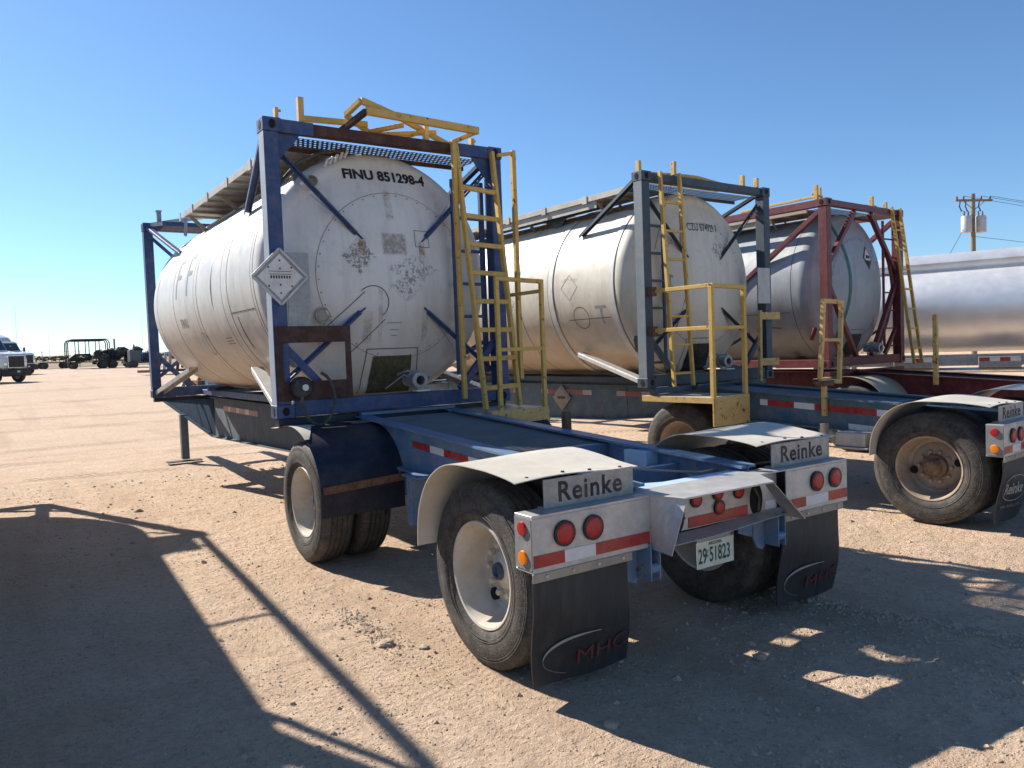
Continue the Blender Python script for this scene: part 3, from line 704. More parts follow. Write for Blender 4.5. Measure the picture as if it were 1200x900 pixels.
def line_on_dish(mb, a, b, w_=.008, off=.004):
    a = Vector(a); b = Vector(b); d = (b-a).normalized(); n = Vector((-d.y, d.x))*w_/2
    mb.sheet(lambda u, v: on_dish(*(a+(b-a)*u+n*(2*v-1)), off), 10, 1)

def make_container(loc, rz, label, cf, tank, kind):
    T = empty('tank_container', loc, rz, label=label, cat='tank container', group='tank containers on trailers')
    # corner posts with castings
    pw = .135
    for (x, xs_) in ((0, 1), (W, -1)):
        for (y, ysn) in ((0, 1), (L, -1)):
            mb = MB(); xa, xb = sorted((x+.008*xs_, x+pw*xs_)); ya, yb = sorted((y+.008*ysn, y+.15*ysn))
            mb.box(xa, xb, ya, yb, .119, H-.119)
            p = build('corner_post', mb, cf, T, bevel=.006)
            for z in (0, H-.118):
                xa, xb = sorted((x, x+.162*xs_)); ya, yb = sorted((y, y+.178*ysn))
                mb = MB(); mb.box(xa, xb, ya, yb, z, z+.118); c = build('corner_casting', mb, cf, p, bevel=.006)
                mb = MB(); mb.disc((x+.08*xs_, y-.002*ysn, z+.06), .03, 'y', .004, 16, 1.3); mb.disc((x-.002*xs_, y+.09*ysn, z+.06), .03, 'x', .004, 16, 1.3)
                mb.bar((x+.08*xs_, y+.0005*ysn, z+.06), (x+.0005*xs_, y+.09*ysn, z+.06), .004, .004); build('casting_hole', mb, 'plug', c)
            if kind != 'C' and x == 0 and y == 0:
                mb = MB(); mb.box(.003, .0075, .012, .148, .121, H-.121); build('post_sunlit_face', mb, 'litpost' if kind == 'A' else 'litpost2', p)  # thin added face, sunlit tone and fading put into its colour
            if kind == 'A' and y == 0:
                mb = MB(); xg = x+pw*xs_
                mb.prism([(xg, H-.12), (xg+.20*xs_, H-.12), (xg+.14*xs_, H-.2), (xg, H-.36)], 'y', .05, .07); build('corner_gusset', mb, cf, T, bevel=.002)
    bc = 'rustplate' if kind == 'A' else cf
    # end frames
    for y, s in ((.075, 1), (L-.075, -1)):
        mb = MB(); mb.box(.165, W-.165, y-.05, y+.05, H-.105, H-.01) ; build('top_beam', mb, bc if s == 1 else cf, T, bevel=.006)
        mb = MB(); mb.box(.165, W-.165, y-.06, y+.06, .012, .15); build('bottom_beam', mb, cf, T, bevel=.006)
    if kind == 'A':
        for xa, xb in ((.163, .45), (W-.6, W-.163)): mb = MB(); mb.box(xa, xb, .012, .024, H-.117, H-.006); build('beam_plate', mb, cf, T)
    # grated rear crossing and longitudinal walkway
    mb = MB(); mb.sheet(lambda u, v: (.2+2.04*u, .13+.30*v, H-.118), 1, 1); build('crossing_grating', mb, 'grate', T)
    mb = MB(); mb.bar((.2, .445, H-.14), (W-.2, .445, H-.14), .02, .045); build('grating_edge', mb, bc, T, bevel=.002)
    zw = H-.085
    mb = MB()
    wend = 4.5 if kind == 'A' else L-.35
    for k in range(2):
        xk = .285+k*.27; mb.box(xk, xk+.2685, .5, wend, zw-.02, zw-.001*(k%2))
    for k in range(11 if kind == 'A' else 14):
        yk = .55+k*.39; mb.box(.283, .82, yk, yk+.035, zw-.05, zw-.0205)
    mb.box(.272, .283, .5, wend, zw-.05, zw+.02); mb.box(.82, .83, .5, wend, zw-.05, zw+.02)
    build('walkway', mb, 'walk', T, bevel=.001)
    for yk in (1.3, 2.2, 3.1, 3.9, 4.6): mb = MB(); mb.box(.262, .271, yk, yk+.09, zw-.07, zw+.035); build('walkway_clip', mb, 'walk', T)
    if kind == 'A':
        mb = MB(); mb.sheet(lambda u, v: (.2+2.04*u, L-.75+.45*v, H-.12), 1, 1); build('crossing_grating', mb, 'grate', T)
        mb = MB(); mb.bar((.15, L-.78, H-.10), (1.5, L-.78, H-.10), .05, .06); build('grating_edge', mb, cf, T)
        mb = MB(); mb.bar((.12, L-.2, H-.03), (.75, L-1.5, H-.05), .05, .05); mb.bar((.45, L-.9, H-.03), (.42, L-.95, H-.28), .03, .05); build('walkway_strut', mb, 'galv', T)
        mb = MB(); mb.box(.14, .20, L-.5, L-.44, H-.03, H+.12); mb.box(.13, .21, L-.51, L-.43, H+.12, H+.135); build('rail_post', mb, 'galvd', T)
    if kind != 'A':
        mb = MB(); mb.box(.3, .31, 1.15, 3.4, ZC+1.06, ZC+1.19); build('walkway_support', mb, 'walk', T)
        mb = MB(); mb.prism([(1.9, zw-.05), (2.6, zw-.05), (2.2, zw-.28)], 'x', .5, .51); build('walkway_gusset', mb, cf, T)
    # walkway brackets to tank
    for yk in (1.2, 2.8, 4.4):
        for xk, dx in ((.78, 0), (.35, .2)):
            mb = MB(); mb.bar((xk, yk, zw-.05), (xk+dx, yk, ZC+math.sqrt(R*R-(xk+dx-XC)**2)-.01), .05, .008, (0, 1, 0)); build('walkway_bracket', mb, 'tanwood', T)
    # tank
    mb = MB(); prof = [(dish_y(r), r) for r in [0, .1, .2, .3, .4, .5, .6, .7, .8, .9, 1.0, 1.06, 1.09, 1.12, 1.15, 1.175, 1.195, R]]
    yj = dish_y(R); prof += [(yj+.03, R+.001), (L/2, R+.001), (L-yj-.03, R+.001)]+[(L-y, r) for y, r in [(dish_y(r), r) for r in [R, 1.195, 1.175, 1.15, 1.12, 1.09, 1.06, 1.0, .8, .6, .4, .2, 0]]]
    mb.lathe(prof, 128, 'y', (XC, 0, ZC)); tk = build('tank_shell', mb, tank, T, smooth=True)
    tk.data.polygons.foreach_set('use_smooth', [True]*len(tk.data.polygons))
    # cladding bands and seams
    bands = {'A': [(.62, .012, 'seam'), (.70, .008, 'seam'), (1.55, .014, 'seam'), (1.78, .008, 'seam'), (2.9, .012, 'seam'), (3.05, .008, 'seam'), (4.2, .012, 'seam'), (5.3, .012, 'seam')],
             'B': [(.62, .09, 'white'), (.56, .010, 'seam'), (.66, .008, 'seam'), (1.85, .10, 'white'), (1.785, .010, 'seam'), (1.915, .008, 'seam'), (2.6, .008, 'seam'), (3.3, .012, 'seam'), (4.6, .06, 'white')],
             'C': [(.66, .010, 'seam'), (2.4, .012, 'seam'), (4.2, .012, 'seam')]}[kind]
    for y, wd, m in bands:
        rr = R+(.010 if m == 'white' else .0025 if wd > .009 else .002)
        if m == 'seam' and kind == 'B': rr = R+.003
        mb = MB(); mb.lathe([(y-wd/2, R), (y-wd/2, rr), (y+wd/2, rr), (y+wd/2, R)], 128, 'y', (XC, 0, ZC)); build('cladding_band', mb, m, tk, smooth=True)
    mb = MB()
    hl = -.30 if kind == 'A' else -.42
    mb.sheet(lambda u, v: on_side(.72+.82*u, hl+(v-.5)*.010, .003), 20, 1)
    if kind == 'A':
        mb.sheet(lambda u, v: on_side(2.2+(v-.5)*.05*(1-abs(2*u-1)), .05-.55*u+.25, .003), 12, 1)
        mb.sheet(lambda u, v: on_side(1.35+(v-.5)*.03, -.35-.35*u, .003), 12, 1)
    build('cladding_seam', mb, 'seam', tk, fix=False)
    # dish lines
    mb = arc_on_dish(XC+.05, ZC-.02, .80, math.radians(20), math.radians(320), .004)
    for k in range(34):
        a = math.radians(25+k*8.8); mb.disc(on_dish(XC+.05+.775*math.cos(a), ZC-.02+.775*math.sin(a), .002), .006, 'y', .006, 8)
    for a in (45, 135, 225, 315):
        ca, sa = math.cos(math.radians(a)), math.sin(math.radians(a))
        line_on_dish(mb, (XC+.5*ca, ZC+.5*sa), (XC+1.03*ca, ZC+1.03*sa), .004)
    if kind == 'A':
        line_on_dish(mb, (.92, 1.12), (.55, .78)); line_on_dish(mb, (1.12, .86), (.80, .55)); arc_on_dish(1.0, 1.02, .155, -.9, 2.4, .008, mb=mb)
        for a, b in (((1.47, 1.72), (1.63, 1.72)), ((1.47, 1.72), (1.47, 1.56)), ((1.47, 1.56), (1.63, 1.56)), ((1.63, 1.56), (1.63, 1.72))): line_on_dish(mb, a, b, .006)
    build('cladding_seam', mb, 'seam', tk, fix=False)
    # struts from the corner posts to the tank end
    for y0, s, endy in ((0, 1, 0), (L, -1, 1)):
        for (x, q) in ((0, 1), (W, -1)):
            for (zp, zt, zq) in ((H-.20, ZC+.31, 1), (.55, ZC-.33, -1)):
                a = Vector((x+q*.10, y0+s*.10, zp)); xt = XC-q*.31; b = Vector((xt, y0+s*(dish_y(.44)+.005), zt))
                if zq == -1: a = Vector((x+q*.13, y0+s*.10, .32 if kind == 'A' else .42))
                mb = MB(); mb.bar(a, b, .012, .045, (0, 1, 0)); mb.bar(a+Vector((0, s*.026, 0)), b+Vector((0, s*.015, 0)), .052, .007, (0, 1, 0))
                if kind == 'C' and endy == 0: mb.b.free(); continue
                build('brace', mb, cf if kind != 'B' or zq == -1 else 'slated', T, bevel=.003)
                if endy == 0 and kind == 'A' and zq == 1:
                    patch('rust_stain', 'rustrun', tk, xt-.045, xt+.035, zt-.17, zt+.02)
            if endy == 0 and kind == 'C':
                for a, b in (((x+q*.13, .10, H*.60), (XC-q*.25, .10, H-.12)), ((x+q*.13, .10, H*.52), (XC-q*.25, .10, .14))):
                    mb = MB(); mb.bar(a, b, .07, .07, (0, 1, 0)); build('brace', mb, cf, T, bevel=.003)
    if kind == 'C':
        mb = MB(); pts = []
        for k in range(13): t = k/12; pts.append((W-.16-.62*(abs(2*t-1))**1.6, .13, H-.16-(H-.32)*t))
        mb.tube(pts, .03, 8); build('curved_brace', mb, cf, T, smooth=True)
    # K bracing low on the frame
    for (x, q) in ((0, 1), (W, -1)):
        mb = MB(); mb.bar((x+q*.12, .09, .62), (x+q*.55, .09, .15), .07, .05, (0, 1, 0)); build('brace', mb, cf, T, bevel=.003)
        mb = MB(); mb.bar((x+q*.12, L-.09, .62), (x+q*.55, L-.09, .15), .07, .05, (0, 1, 0)); build('brace', mb, cf, T, bevel=.003)
        mb = MB(); mb.bar((x+q*.12, .30, .62), (x+q*.35, .50, .45), .06, .04); build('brace', mb, cf, T, bevel=.003)
    # side braces: top corner down onto the tank, bottom corner up to the saddle
    for (x, q) in ((0, 1), (W, -1)):
        for y0, s in ((0, 1), (L, -1)):
            if kind != 'C':
                mb = MB(); mb.channel((x+q*.07, y0+s*.18, H-.06), (x+q*.24, y0+s*1.42, ZC+.72), .065, .035); build('side_brace', mb, cf, T, bevel=.002)
                mb = MB(); mb.channel((x+q*.10, y0+s*.17, .10), (x+q*.30, y0+s*1.55, .44), .12, .05, .01)
                build('saddle_strut', mb, 'galv' if kind != 'A' or s == -1 or True else cf, T, bevel=.002)
            else:
                mb = MB(); mb.bar((x+q*.07, y0+s*.15, H-.18), (x+q*.03, y0+s*1.7, ZC+.02), .09, .07); build('side_brace', mb, cf, T, bevel=.003)
    if kind == 'C':
        for x in (.07, W-.07):
            mb = MB(); mb.box(x-.05, x+.05, .18, L-.18, .01, .13); build('bottom_side_rail', mb, cf, T, bevel=.004)
            mb = MB(); mb.box(x-.05, x+.05, .18, L-.18, H-.115, H-.005); build('top_side_rail', mb, cf, T, bevel=.004)
    else:
        for x in (.75, 1.7):
            mb = MB(); mb.box(x-.05, x+.05, .14, L-.14, .012, .09); build('bottom_side_rail', mb, cf, T, bevel=.004)
    # saddle under tank
    for y in (1.0, L-1.0):
        mb = MB(); mb.sheet(lambda u, v: (XC+(R+.012)*math.sin(-.45+.9*u), y-.1+.2*v, ZC-(R+.012)*math.cos(-.9+1.8*u)), 20, 1, .01)
        mb.box(.6, 1.86, y-.04, y+.04, .091, ZC-R*1.0+.05); build('saddle', mb, cf, T)
    # manhole, valves on top
    mb = MB(); mb.lathe([(0, .30), (.10, .30), (.10, .33), (.13, .33), (.15, .25), (.18, 0)], 32, 'z', (XC, 3.1, ZC+R-.06)); build('manhole', mb, 'galvd', T, smooth=True)
    mb = MB(); mb.lathe([(0, .08), (.14, .08), (.14, .1), (.18, .1), (.2, 0)], 16, 'z', (XC-.1, 1.1, ZC+R-.04)); build('relief_valve', mb, 'galvd', T, smooth=True)
    # hose or pipe on the shoulder
    pts = [on_side(.72+.6*t, R*1.02-.05*math.sin(t*7), .03) for t in [k/10 for k in range(11)]]
    if kind != 'C':
        mb = MB(); mb.tube([on_side(4.4-.35*k, R*.98+.02*math.sin(k*2), .02) for k in range(11)]+[on_side(.62, R*.93, .03), on_side(.45, R*.80, .02)]+([on_side(.28, R*.62, .03)] if kind == 'B' else []), .022, 8)
        build('drain_pipe', mb, 'rust' if kind == 'B' else 'tanwood', T, smooth=True)
    # rear yellow ladder, inner ladder, handrail stubs
    if kind == 'A':
        mb = MB(); mb.bar((1.88, -.02, H-.03), (1.88, -.40, -.04), .035, .06, (0, 1, 0)); mb.bar((2.30, -.02, H-.06), (2.30, -.36, -.03), .035, .06, (0, 1, 0))
        for k in range(8):
            t = .165+k*.108; mb.bar((1.895, -.02-.38*t-.005, (H-.03)*(1-t)-.04*t), (2.285, -.02-.36*t, (H-.06)*(1-t)-.03*t), .045, .035, (0, 1, 0))
        build('ladder', mb, 'yellow', T, bevel=.004)
        mb = MB(); mb.bar((1.835, -.055, H-.01), (1.845, -.07, .06), .045, .045, (0, 1, 0)); build('grab_rail', mb, 'yellow', T, bevel=.004)
        mb = MB(); mb.bar((2.56, -.02, H-.02), (2.58, 0.0, .22), .045, .05, (0, 1, 0)); mb.bar((2.36, -.03, H-.09), (2.56, -.02, H-.045), .035, .035); build('grab_rail', mb, 'yellow', T, bevel=.004)
        mb = MB(); mb.bar((1.90, .12, 2.25), (1.90, .12, .3), .035); mb.bar((2.26, .16, 2.25), (2.26, .16, .3), .045)
        for k in range(6): mb.bar((1.90, .13, 2.2-k*.33), (2.27, .14, 2.2-k*.33), .03)
        build('inner_ladder', mb, cf, T, bevel=.003)
        # folded roof handrails
        mb = MB(); mb.bar((.80, .33, H+.02), (.93, -.06, H+.145), .05, .05); build('folding_handrail', mb, 'rustplate', T, bevel=.003)
        mb = MB()
        mb.bar((.93, -.06, H+.15), (2.15, -.02, H+.13), .045, .07); mb.bar((2.15, -.02, H+.13), (1.93, .26, H+.03), .04)
        mb.bar((.84, .20, H+.17), (.90, -.02, H+.25), .045, .05); mb.bar((.90, -.02, H+.25), (1.33, .08, H+.18), .04, .06); mb.bar((1.33, .08, H+.18), (2.0, .33, H+.06), .04, .05)
        mb.bar((.84, .20, H+.17), (1.15, .40, H+.10), .04, .05); mb.bar((1.15, .40, H+.10), (1.38, .10, H+.12), .04); mb.bar((1.40, .45, H+.05), (1.62, .10, H+.10), .04)
        mb.bar((.95, .45, H+.05), (1.75, .12, H+.10), .04, .04)
        mb.bar((.42, .30, H+.11), (1.10, .30, H+.14), .03, .055)
        build('folding_handrail', mb, 'yellow', T, bevel=.004)
        st = [(.15, .10, .11, .03), (.37, .10, .23, .05), (1.62, .10, .14, .045), (2.14, .10, .08, .04)]
    elif kind == 'B':
        mb = MB(); mb.bar((.275, -.03, H+.0), (.285, -.16, .0), .035, .05, (0, 1, 0)); mb.bar((.61, -.03, H+.01), (.62, -.16, 0), .035, .05, (0, 1, 0))
        for k in range(7):
            t = .14+k*.133; mb.bar((.28, -.03-.13*t, H*(1-t)), (.615, -.03-.13*t, H*(1-t)), .03, .03, (0, 1, 0))
        build('ladder', mb, 'yellow', T, bevel=.004)
        mb = MB(); mb.bar((.47, .14, H-.6), (.47, .14, .15), .035)
        for k in range(6): mb.bar((.13, .13, H-.62-k*.335), (.47, .14, H-.62-k*.335), .03)
        build('inner_ladder', mb, cf, T, bevel=.003)
        mb = MB(); mb.bar((.14, .2, H+.02), (.95, .2, H+.06), .035); mb.bar((.95, .2, H+.06), (1.18, .22, H+.07), .035); mb.bar((1.18, .22, H+.07), (1.95, .2, H-.01), .04); mb.bar((.3, .45, H+.0), (1.9, .45, H), .035)
        build('folding_handrail', mb, 'yellow', T, bevel=.004)
        st = [(.05, .10, .13, .045), (.58, .03, .16, .045), (1.98, .10, .14, .05), (2.22, .06, .12, .045)]
    else:
        mb = MB(); mb.bar((2.02, .0, H+.02), (2.15, -.28, -.02), .035, .05, (0, 1, 0)); mb.bar((2.30, .0, H+.02), (2.43, -.28, -.02), .035, .05, (0, 1, 0))
        for k in range(7):
            t = .14+k*.128; mb.bar((2.02+.13*t, -.28*t, H*(1-t)), (2.30+.13*t, -.28*t, H*(1-t)), .03, .03, (0, 1, 0))
        build('ladder', mb, 'yellow', T, bevel=.004)
        mb = MB(); mb.bar((1.95, .12, H-.2), (1.95, .12, .3), .035)
        for k in range(7): mb.bar((1.95, .12, H-.5-k*.3), (2.3, .1, H-.5-k*.3), .025)
        build('inner_ladder', mb, cf, T, bevel=.003)
        mb = MB(); mb.bar((.1, 1.6, H+.03), (.1, .25, H+.06), .035); mb.bar((1.0, .3, H+.03), (2.0, .25, H+.06), .035); mb.bar((.4, .3, H+.09), (.1, .3, H+.11), .03); build('folding_handrail', mb, 'yellow', T, bevel=.004)
        st = [(.05, .20, .22, .045), (.40, .35, .24, .045), (1.75, .2, .2, .045), (2.05, .12, .12, .045)]
    for x, y, h, wd in st:
        mb = MB(); mb.box(x-wd/2, x+wd/2, y-.03, y+.03, H-.004, H+h)
        if kind == 'A' and h < .12: mb.box(x+wd/2, x+wd/2+.03, y-.01, y+.01, H+h-.03, H+h-.01)
        build('rail_post', mb, 'yellow_r', T, bevel=.003)
    # roof hoses seen under the grating
    if kind == 'A':
        mb = MB(); mb.tube([(.16, .22, 1.95), (.22, .30, 2.1), (.40, .33, 2.3), (.62, .34, 2.42), (.72, .36, 2.44), (.9, .38, 2.5)], .016, 8); build('vapour_hose', mb, 'hose', T, smooth=True)
        mb = MB()
        for k in range(5): mb.tube([(.66+k*.05, .32, 2.30+k*.025), (.70+k*.05, .34, 2.37+k*.025)], .014, 6)
        build('pipe_fitting', mb, 'white', T, smooth=True)
        mb = MB(); mb.lathe([(0, .05), (.12, .075), (.2, .06), (.25, 0)], 14, 'y', (.50, .22, ZC+.83)); build('lifting_lug', mb, tank, T, smooth=True)
    # lettering
    if kind == 'A':
        write('lettering', 'FINU 851298-4', 'ink', tk, .135, lambda u, v: on_dish(.83+u, 2.205+v-.0*u, .004), bold=.0055, sx=1.03, cut=.04)
        patch('sticker_residue', 'scuffsq', tk, 1.10, 1.38, 1.46, 1.69)
        patch('placard_residue', 'scuff', tk, .70, 1.06, 1.26, 1.64)
        patch('scuff_mark', 'scuffl', tk, 1.10, 1.75, 1.18, 1.50); patch('placard_residue', 'scuffl', tk, 1.15, 1.56, 1.00, 1.34)
        for k, (wd, zz) in enumerate(((.16, .82), (.09, .755), (.07, .70))):
            mb = MB(); mb.sheet(lambda u, v: on_dish(1.22-wd/2+wd*u, zz+.010*v, .004), 6, 1); build('small_print', mb, 'inkgrey', tk, fix=False)
        for xa, xb, za, zb in ((.50, .57, .55, .86), (.90, 1.0, .62, .95), (1.52, 1.60, .60, .95), (1.18, 1.27, 1.80, 2.12), (1.50, 1.56, 1.20, 1.56), (1.05, 1.10, .62, 1.2)): patch('dirt_run', 'dirtrun', tk, xa, xb, za, zb)
        mb = MB(); mb.lathe([(0, .075), (-.02, .075), (-.022, .06), (-.012, .05), (-.012, 0)], 28, 'y', on_dish(.54, .91, .0)); build('inspection_port', mb, 'tanwood', T, smooth=True)
        # side marks, almost worn off
        write('lettering', 'FINU 851298-4', 'inkgrey', tk, .15, lambda u, v: on_side(1.62-u*.85, .74+v, .003), bold=.001, cut=.04)
        write('lettering', 'F', 'inkgrey', tk, .75, lambda u, v: on_side(4.1-u, .02+v, .003), bold=-.006, cut=.06)
        write('lettering', 'F', 'inkgrey', tk, .75, lambda u, v: on_side(3.5-u, .02+v, .003), bold=-.006, cut=.06)
        write('lettering', 'FINU', 'inkgrey', tk, .17, lambda u, v: on_side(3.95-u, -.36+v, .003), bold=.003, cut=.05)
        mb = MB(); mb.sheet(lambda u, v: on_side(3.05+(.15+(v-.5)*.012)*math.cos(2*PI*u), -.60+(.15+(v-.5)*.012)*math.sin(2*PI*u), .003), 40, 1); build('faded_emblem', mb, 'inkgrey', tk, fix=False)
        mb = MB()
        for k in range(3): mb.sheet(lambda u, v: on_side(1.9+.26*u, -.56-.035*k+.012*v, .003), 4, 1)
        build('small_print', mb, 'red_dull', tk, fix=False)
        mb = MB()
        for y_ in (.85, 1.15, 3.2, 3.4): mb.sheet(lambda u, v: on_side(y_+.18*u, -.40+.012*v, .006), 3, 1)
        build('rivet_strip', mb, 'white', tk, fix=False)
        # placards and plates
        mb = MB(); mb.box(.145, .345, .0, .008, .80, 1.44); build('document_plate', mb, 'galvd', T, bevel=.001)
        mb = MB(); s = .235; cx, cz = .075, 1.225
        mb.prism([(cx-s, cz), (cx, cz-s), (cx+s, cz), (cx, cz+s)], 'y', -.030, -.018); ph = build('placard_holder', mb, 'galvd', T, bevel=.002)
        mb = MB(); s2 = .195; mb.prism([(cx-s2, cz), (cx, cz-s2), (cx+s2, cz), (cx, cz+s2)], 'y', -.034, -.031); build('placard', mb, 'white', ph)
        mb = MB(); q = s+.005
        for a, b in (((cx-q, cz), (cx, cz-q)), ((cx, cz-q), (cx+q, cz)), ((cx+q, cz), (cx, cz+q)), ((cx, cz+q), (cx-q, cz))): mb.bar((a[0], -.036, a[1]), (b[0], -.036, b[1]), .022, .012, (0, 1, 0))
        build('placard_frame', mb, 'galv', ph, bevel=.002)
        mb = MB(); mb.box(cx-.10, cx+.10, -.0365, -.035, cz+.02, cz+.024); mb.box(cx-.10, cx+.10, -.0365, -.035, cz+.044, cz+.048)
        for k in range(8): mb.box(cx-.085+k*.023, cx-.072+k*.023, -.0365, -.035, cz-.015, cz+.010)
        for dx, dz in ((0, .14), (0, -.14), (0, .07), (0, -.07), (-.10, .08), (.10, .08), (-.10, -.08), (.10, -.08)): mb.disc((cx+dx, -.036, cz+dz), .008, 'y', .003, 10)
        build('placard_marks', mb, 'stencil', ph)
        # rusty open frame on the left post
        mb = MB(); mb.box(.012, .70, -.012, -.002, .655, .80); mb.box(.012, .075, -.012, -.002, .15, .655); mb.box(.645, .70, -.012, -.002, .15, .655); mb.box(.075, .645, -.012, -.002, .15, .315)
        build('open_frame_plate', mb, 'rustplate', T, bevel=.002)
        # hose loop with round box
        mb = MB(); mb.lathe([(-.03, .095), (-.10, .095), (-.115, .08), (-.118, 0)], 28, 'y', (.20, 0, .265)); bx = build('control_box', mb, 'black', T, smooth=True)
        mb = MB(); mb.disc((.22, -.123, .265), .028, 'y', .008, 18); build('button', mb, 'white', bx)
        mb = MB(); mb.tube([(.19+.0*math.cos(a), -.10, .22) if False else (.34+.15*math.cos(a), -.10, .16+.23*math.sin(a)) for a in [math.radians(165+k*17) for k in range(17)]], .014, 8); build('cable_loop', mb, 'hose', T, smooth=True)
    elif kind == 'B':
        write('lettering', 'CZU 874929 7', 'ink', tk, .145, lambda u, v: on_dish(1.00+u, 1.97+v, .004), bold=.0, sx=.68, cut=.04)
        patch('placard_residue', 'scuffl', tk, 1.35, 1.72, 1.50, 1.95)
        write('lettering', 'CZU874929 7', 'inkblue', tk, .17, lambda u, v: on_side(1.62-u*.8, .58+v, .003), bold=.003, cut=.05)
        for (cy, ch, s) in ((1.45, .02, .17), (2.9, -.10, .17)):
            mb = MB()
            for k in range(4):
                a0, a1 = PI/2*k, PI/2*(k+1)
                mb.sheet(lambda u, v: on_side(cy+(s+(v-.5)*.012)*(math.cos(a0)*(1-u)+math.cos(a1)*u), ch+(s+(v-.5)*.012)*(math.sin(a0)*(1-u)+math.sin(a1)*u), .003), 6, 1)
            build('faded_placard_outline', mb, 'inkgrey', tk, fix=False)
            patch('placard_residue', 'scuffl', tk, cy-s, cy+s, ch-s, ch+s, side=True)
        mb = MB(); mb.sheet(lambda u, v: on_side(1.28+(.15+(v-.5)*.01)*math.cos(2*PI*u), -.40+(.15+(v-.5)*.01)*math.sin(2*PI*u), .003), 40, 1); build('faded_emblem', mb, 'seam', tk, fix=False)
        write('lettering', 'T', 'inkgrey', tk, .36, lambda u, v: on_side(.98-u, -.50+v, .003), bold=.0, cut=.05)
        mb = MB(); mb.box(W-.32, W-.06, -.012, -.003, 1.02, 1.50); build('document_plate', mb, 'concrete', T, bevel=.002)
        mb = MB(); mb.lathe([(0, .09), (-.012, .09), (-.014, .07), (-.005, .06), (-.005, 0)], 28, 'y', on_dish(.62, 1.30, .0)); build('inspection_port', mb, 'tanwood', T, smooth=True)
        # clamped yellow gate on the right post
        mb = MB(); mb.box(2.02, 2.50, -.075, -.06, .80, .90); mb.box(2.02, 2.46, -.075, -.06, .18, .28); mb.bar((2.04, -.09, .92), (2.02, -.09, -.02), .045); build('swing_gate', mb, 'yellow_r', T, bevel=.003)
        mb = MB(); mb.tube([(.5, -.02, 2.5), (.55, .2, 2.15), (.42, .23, 1.7)], .004, 5); mb.tube([on_dish(.95, 2.2, .01), on_dish(.83, 1.8, .012), on_dish(.88, 1.2, .012), on_dish(.75, .7, .012)], .005, 5); build('hanging_cord', mb, 'rust', T)
    else:
        mb = MB(); mb.sheet(lambda u, v: on_dish(.70+.16*math.sin(PI*v)+.06*u, .45+1.85*v, .008), 2, 24); build('painted_band', mb, 'greenband', tk, fix=False)
        cx, cz, s = 1.50, 1.76, .20
        mb = MB(); mb.sheet(lambda u, v: on_dish(cx+s*((u-.5)+(v-.5))*.85, cz+s*((v-.5)-(u-.5)), .006), 6, 6); o = build('placard', mb, 'ink', T, fix=False)
        mb = MB(); mb.sheet(lambda u, v: on_dish(cx+s*.80*((u-.5)+(v-.5))*.85, cz+s*.80*((v-.5)-(u-.5)), .008), 6, 6); build('placard_face', mb, 'white', o, fix=False)
        mb = MB(); mb.faces([on_dish(cx-.115, cz-.045, .011), on_dish(cx+.115, cz-.045, .011), on_dish(cx, cz-.155, .011)], [(0, 1, 2)])
        mb.sheet(lambda u, v: on_dish(cx-.08+.16*u, cz-.01+.05*v, .011), 2, 2); build('placard_marks', mb, 'ink', o, fix=False)
        mb = MB(); mb.sheet(lambda u, v: on_side(.95+.35*u, -.70+.02*math.sin(u*3)+.018*v, .004), 8, 1); build('scratch', mb, 'rust', tk, fix=False)
    # outlet at the foot of the tank end
    ox = 1.23
    mb = MB(); ya = .12
    mb.sheet(lambda u, v: on_dish(ox-(.235-.03*v)+(.47-.06*v)*u, .15+.36*v, .006), 10, 8)
    build('outlet_recess', mb, 'olive' if kind == 'A' else 'black', T, fix=False)
    mb = MB()
    for a, b in (((ox-.31, .16), (ox-.27, .58)), ((ox-.27, .58), (ox+.27, .58)), ((ox+.27, .58), (ox+.30, .16))): line_on_dish(mb, a, b, .009)
    build('cladding_seam', mb, 'seam', tk, fix=False)
    mb = MB(); mb.lathe([(.14, .06), (.0, .06), (0, .09), (-.03, .09), (-.03, .055), (-.10, .05), (-.10, .08), (-.13, .08), (-.135, .045), (-.10, .04)], 20, 'y', (ox+.10, 0, .27))
    mb.tube([(ox-.02, .1, .33), (ox+.02, -.02, .36), (ox+.14, -.03, .35)], .012, 6); mb.tube([(ox-.18, .05, .2), (ox-.02, -.04, .33), (ox+.1, -.06, .2)], .007, 6); mb.tube([(ox+.2, 0, .2), (ox+.24, -.05, .3)], .01, 6)
    build('outlet_valve', mb, 'galvd', T, smooth=True)
    mb = MB(); mb.box(ox+.06, ox+.20, -.14, -.02, .165, .18); build('drip_tray', mb, 'white', T)
    return T
M['olive'] = paint('olive_recess', (.075, .065, .025), (.04, .036, .026), rough=.7, scale=9)
M['slated'] = paint('dark_brace_paint', (.04, .055, .08), wear=.1)

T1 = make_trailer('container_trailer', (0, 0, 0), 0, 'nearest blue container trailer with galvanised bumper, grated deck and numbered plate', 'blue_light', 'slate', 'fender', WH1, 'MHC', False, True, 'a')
C1 = make_container((0, 0, 1.211), 0, 'nearest white tank container in a blue frame marked FINU 851298-4', 'blue', 'tank1', 'A')
T2 = make_trailer('container_trailer', (4.65, .11, 0), .09, 'grey blue container trailer in the middle of the row with rusty tan wheels', 'chassis2', 'chassis2', 'fender', WH2, 'REINKE', True, False, 'b')
C2 = make_container((4.50, .11, 1.215), .02, 'cream tank container in a slate blue frame on the middle trailer', 'slatec', 'tank2', 'B')
T3 = make_trailer('container_trailer', (8.62, .38, 0), .068, 'dark maroon container trailer with tan fenders on the right of the row', 'maroon_d', 'maroon_d', 'fender_tan', WH1, None, True, True, 'c')
C3 = make_container((8.624, .425, 1.272), .068, 'pale grey tank container with a green band in a maroon frame', 'maroon', 'tank3', 'C')
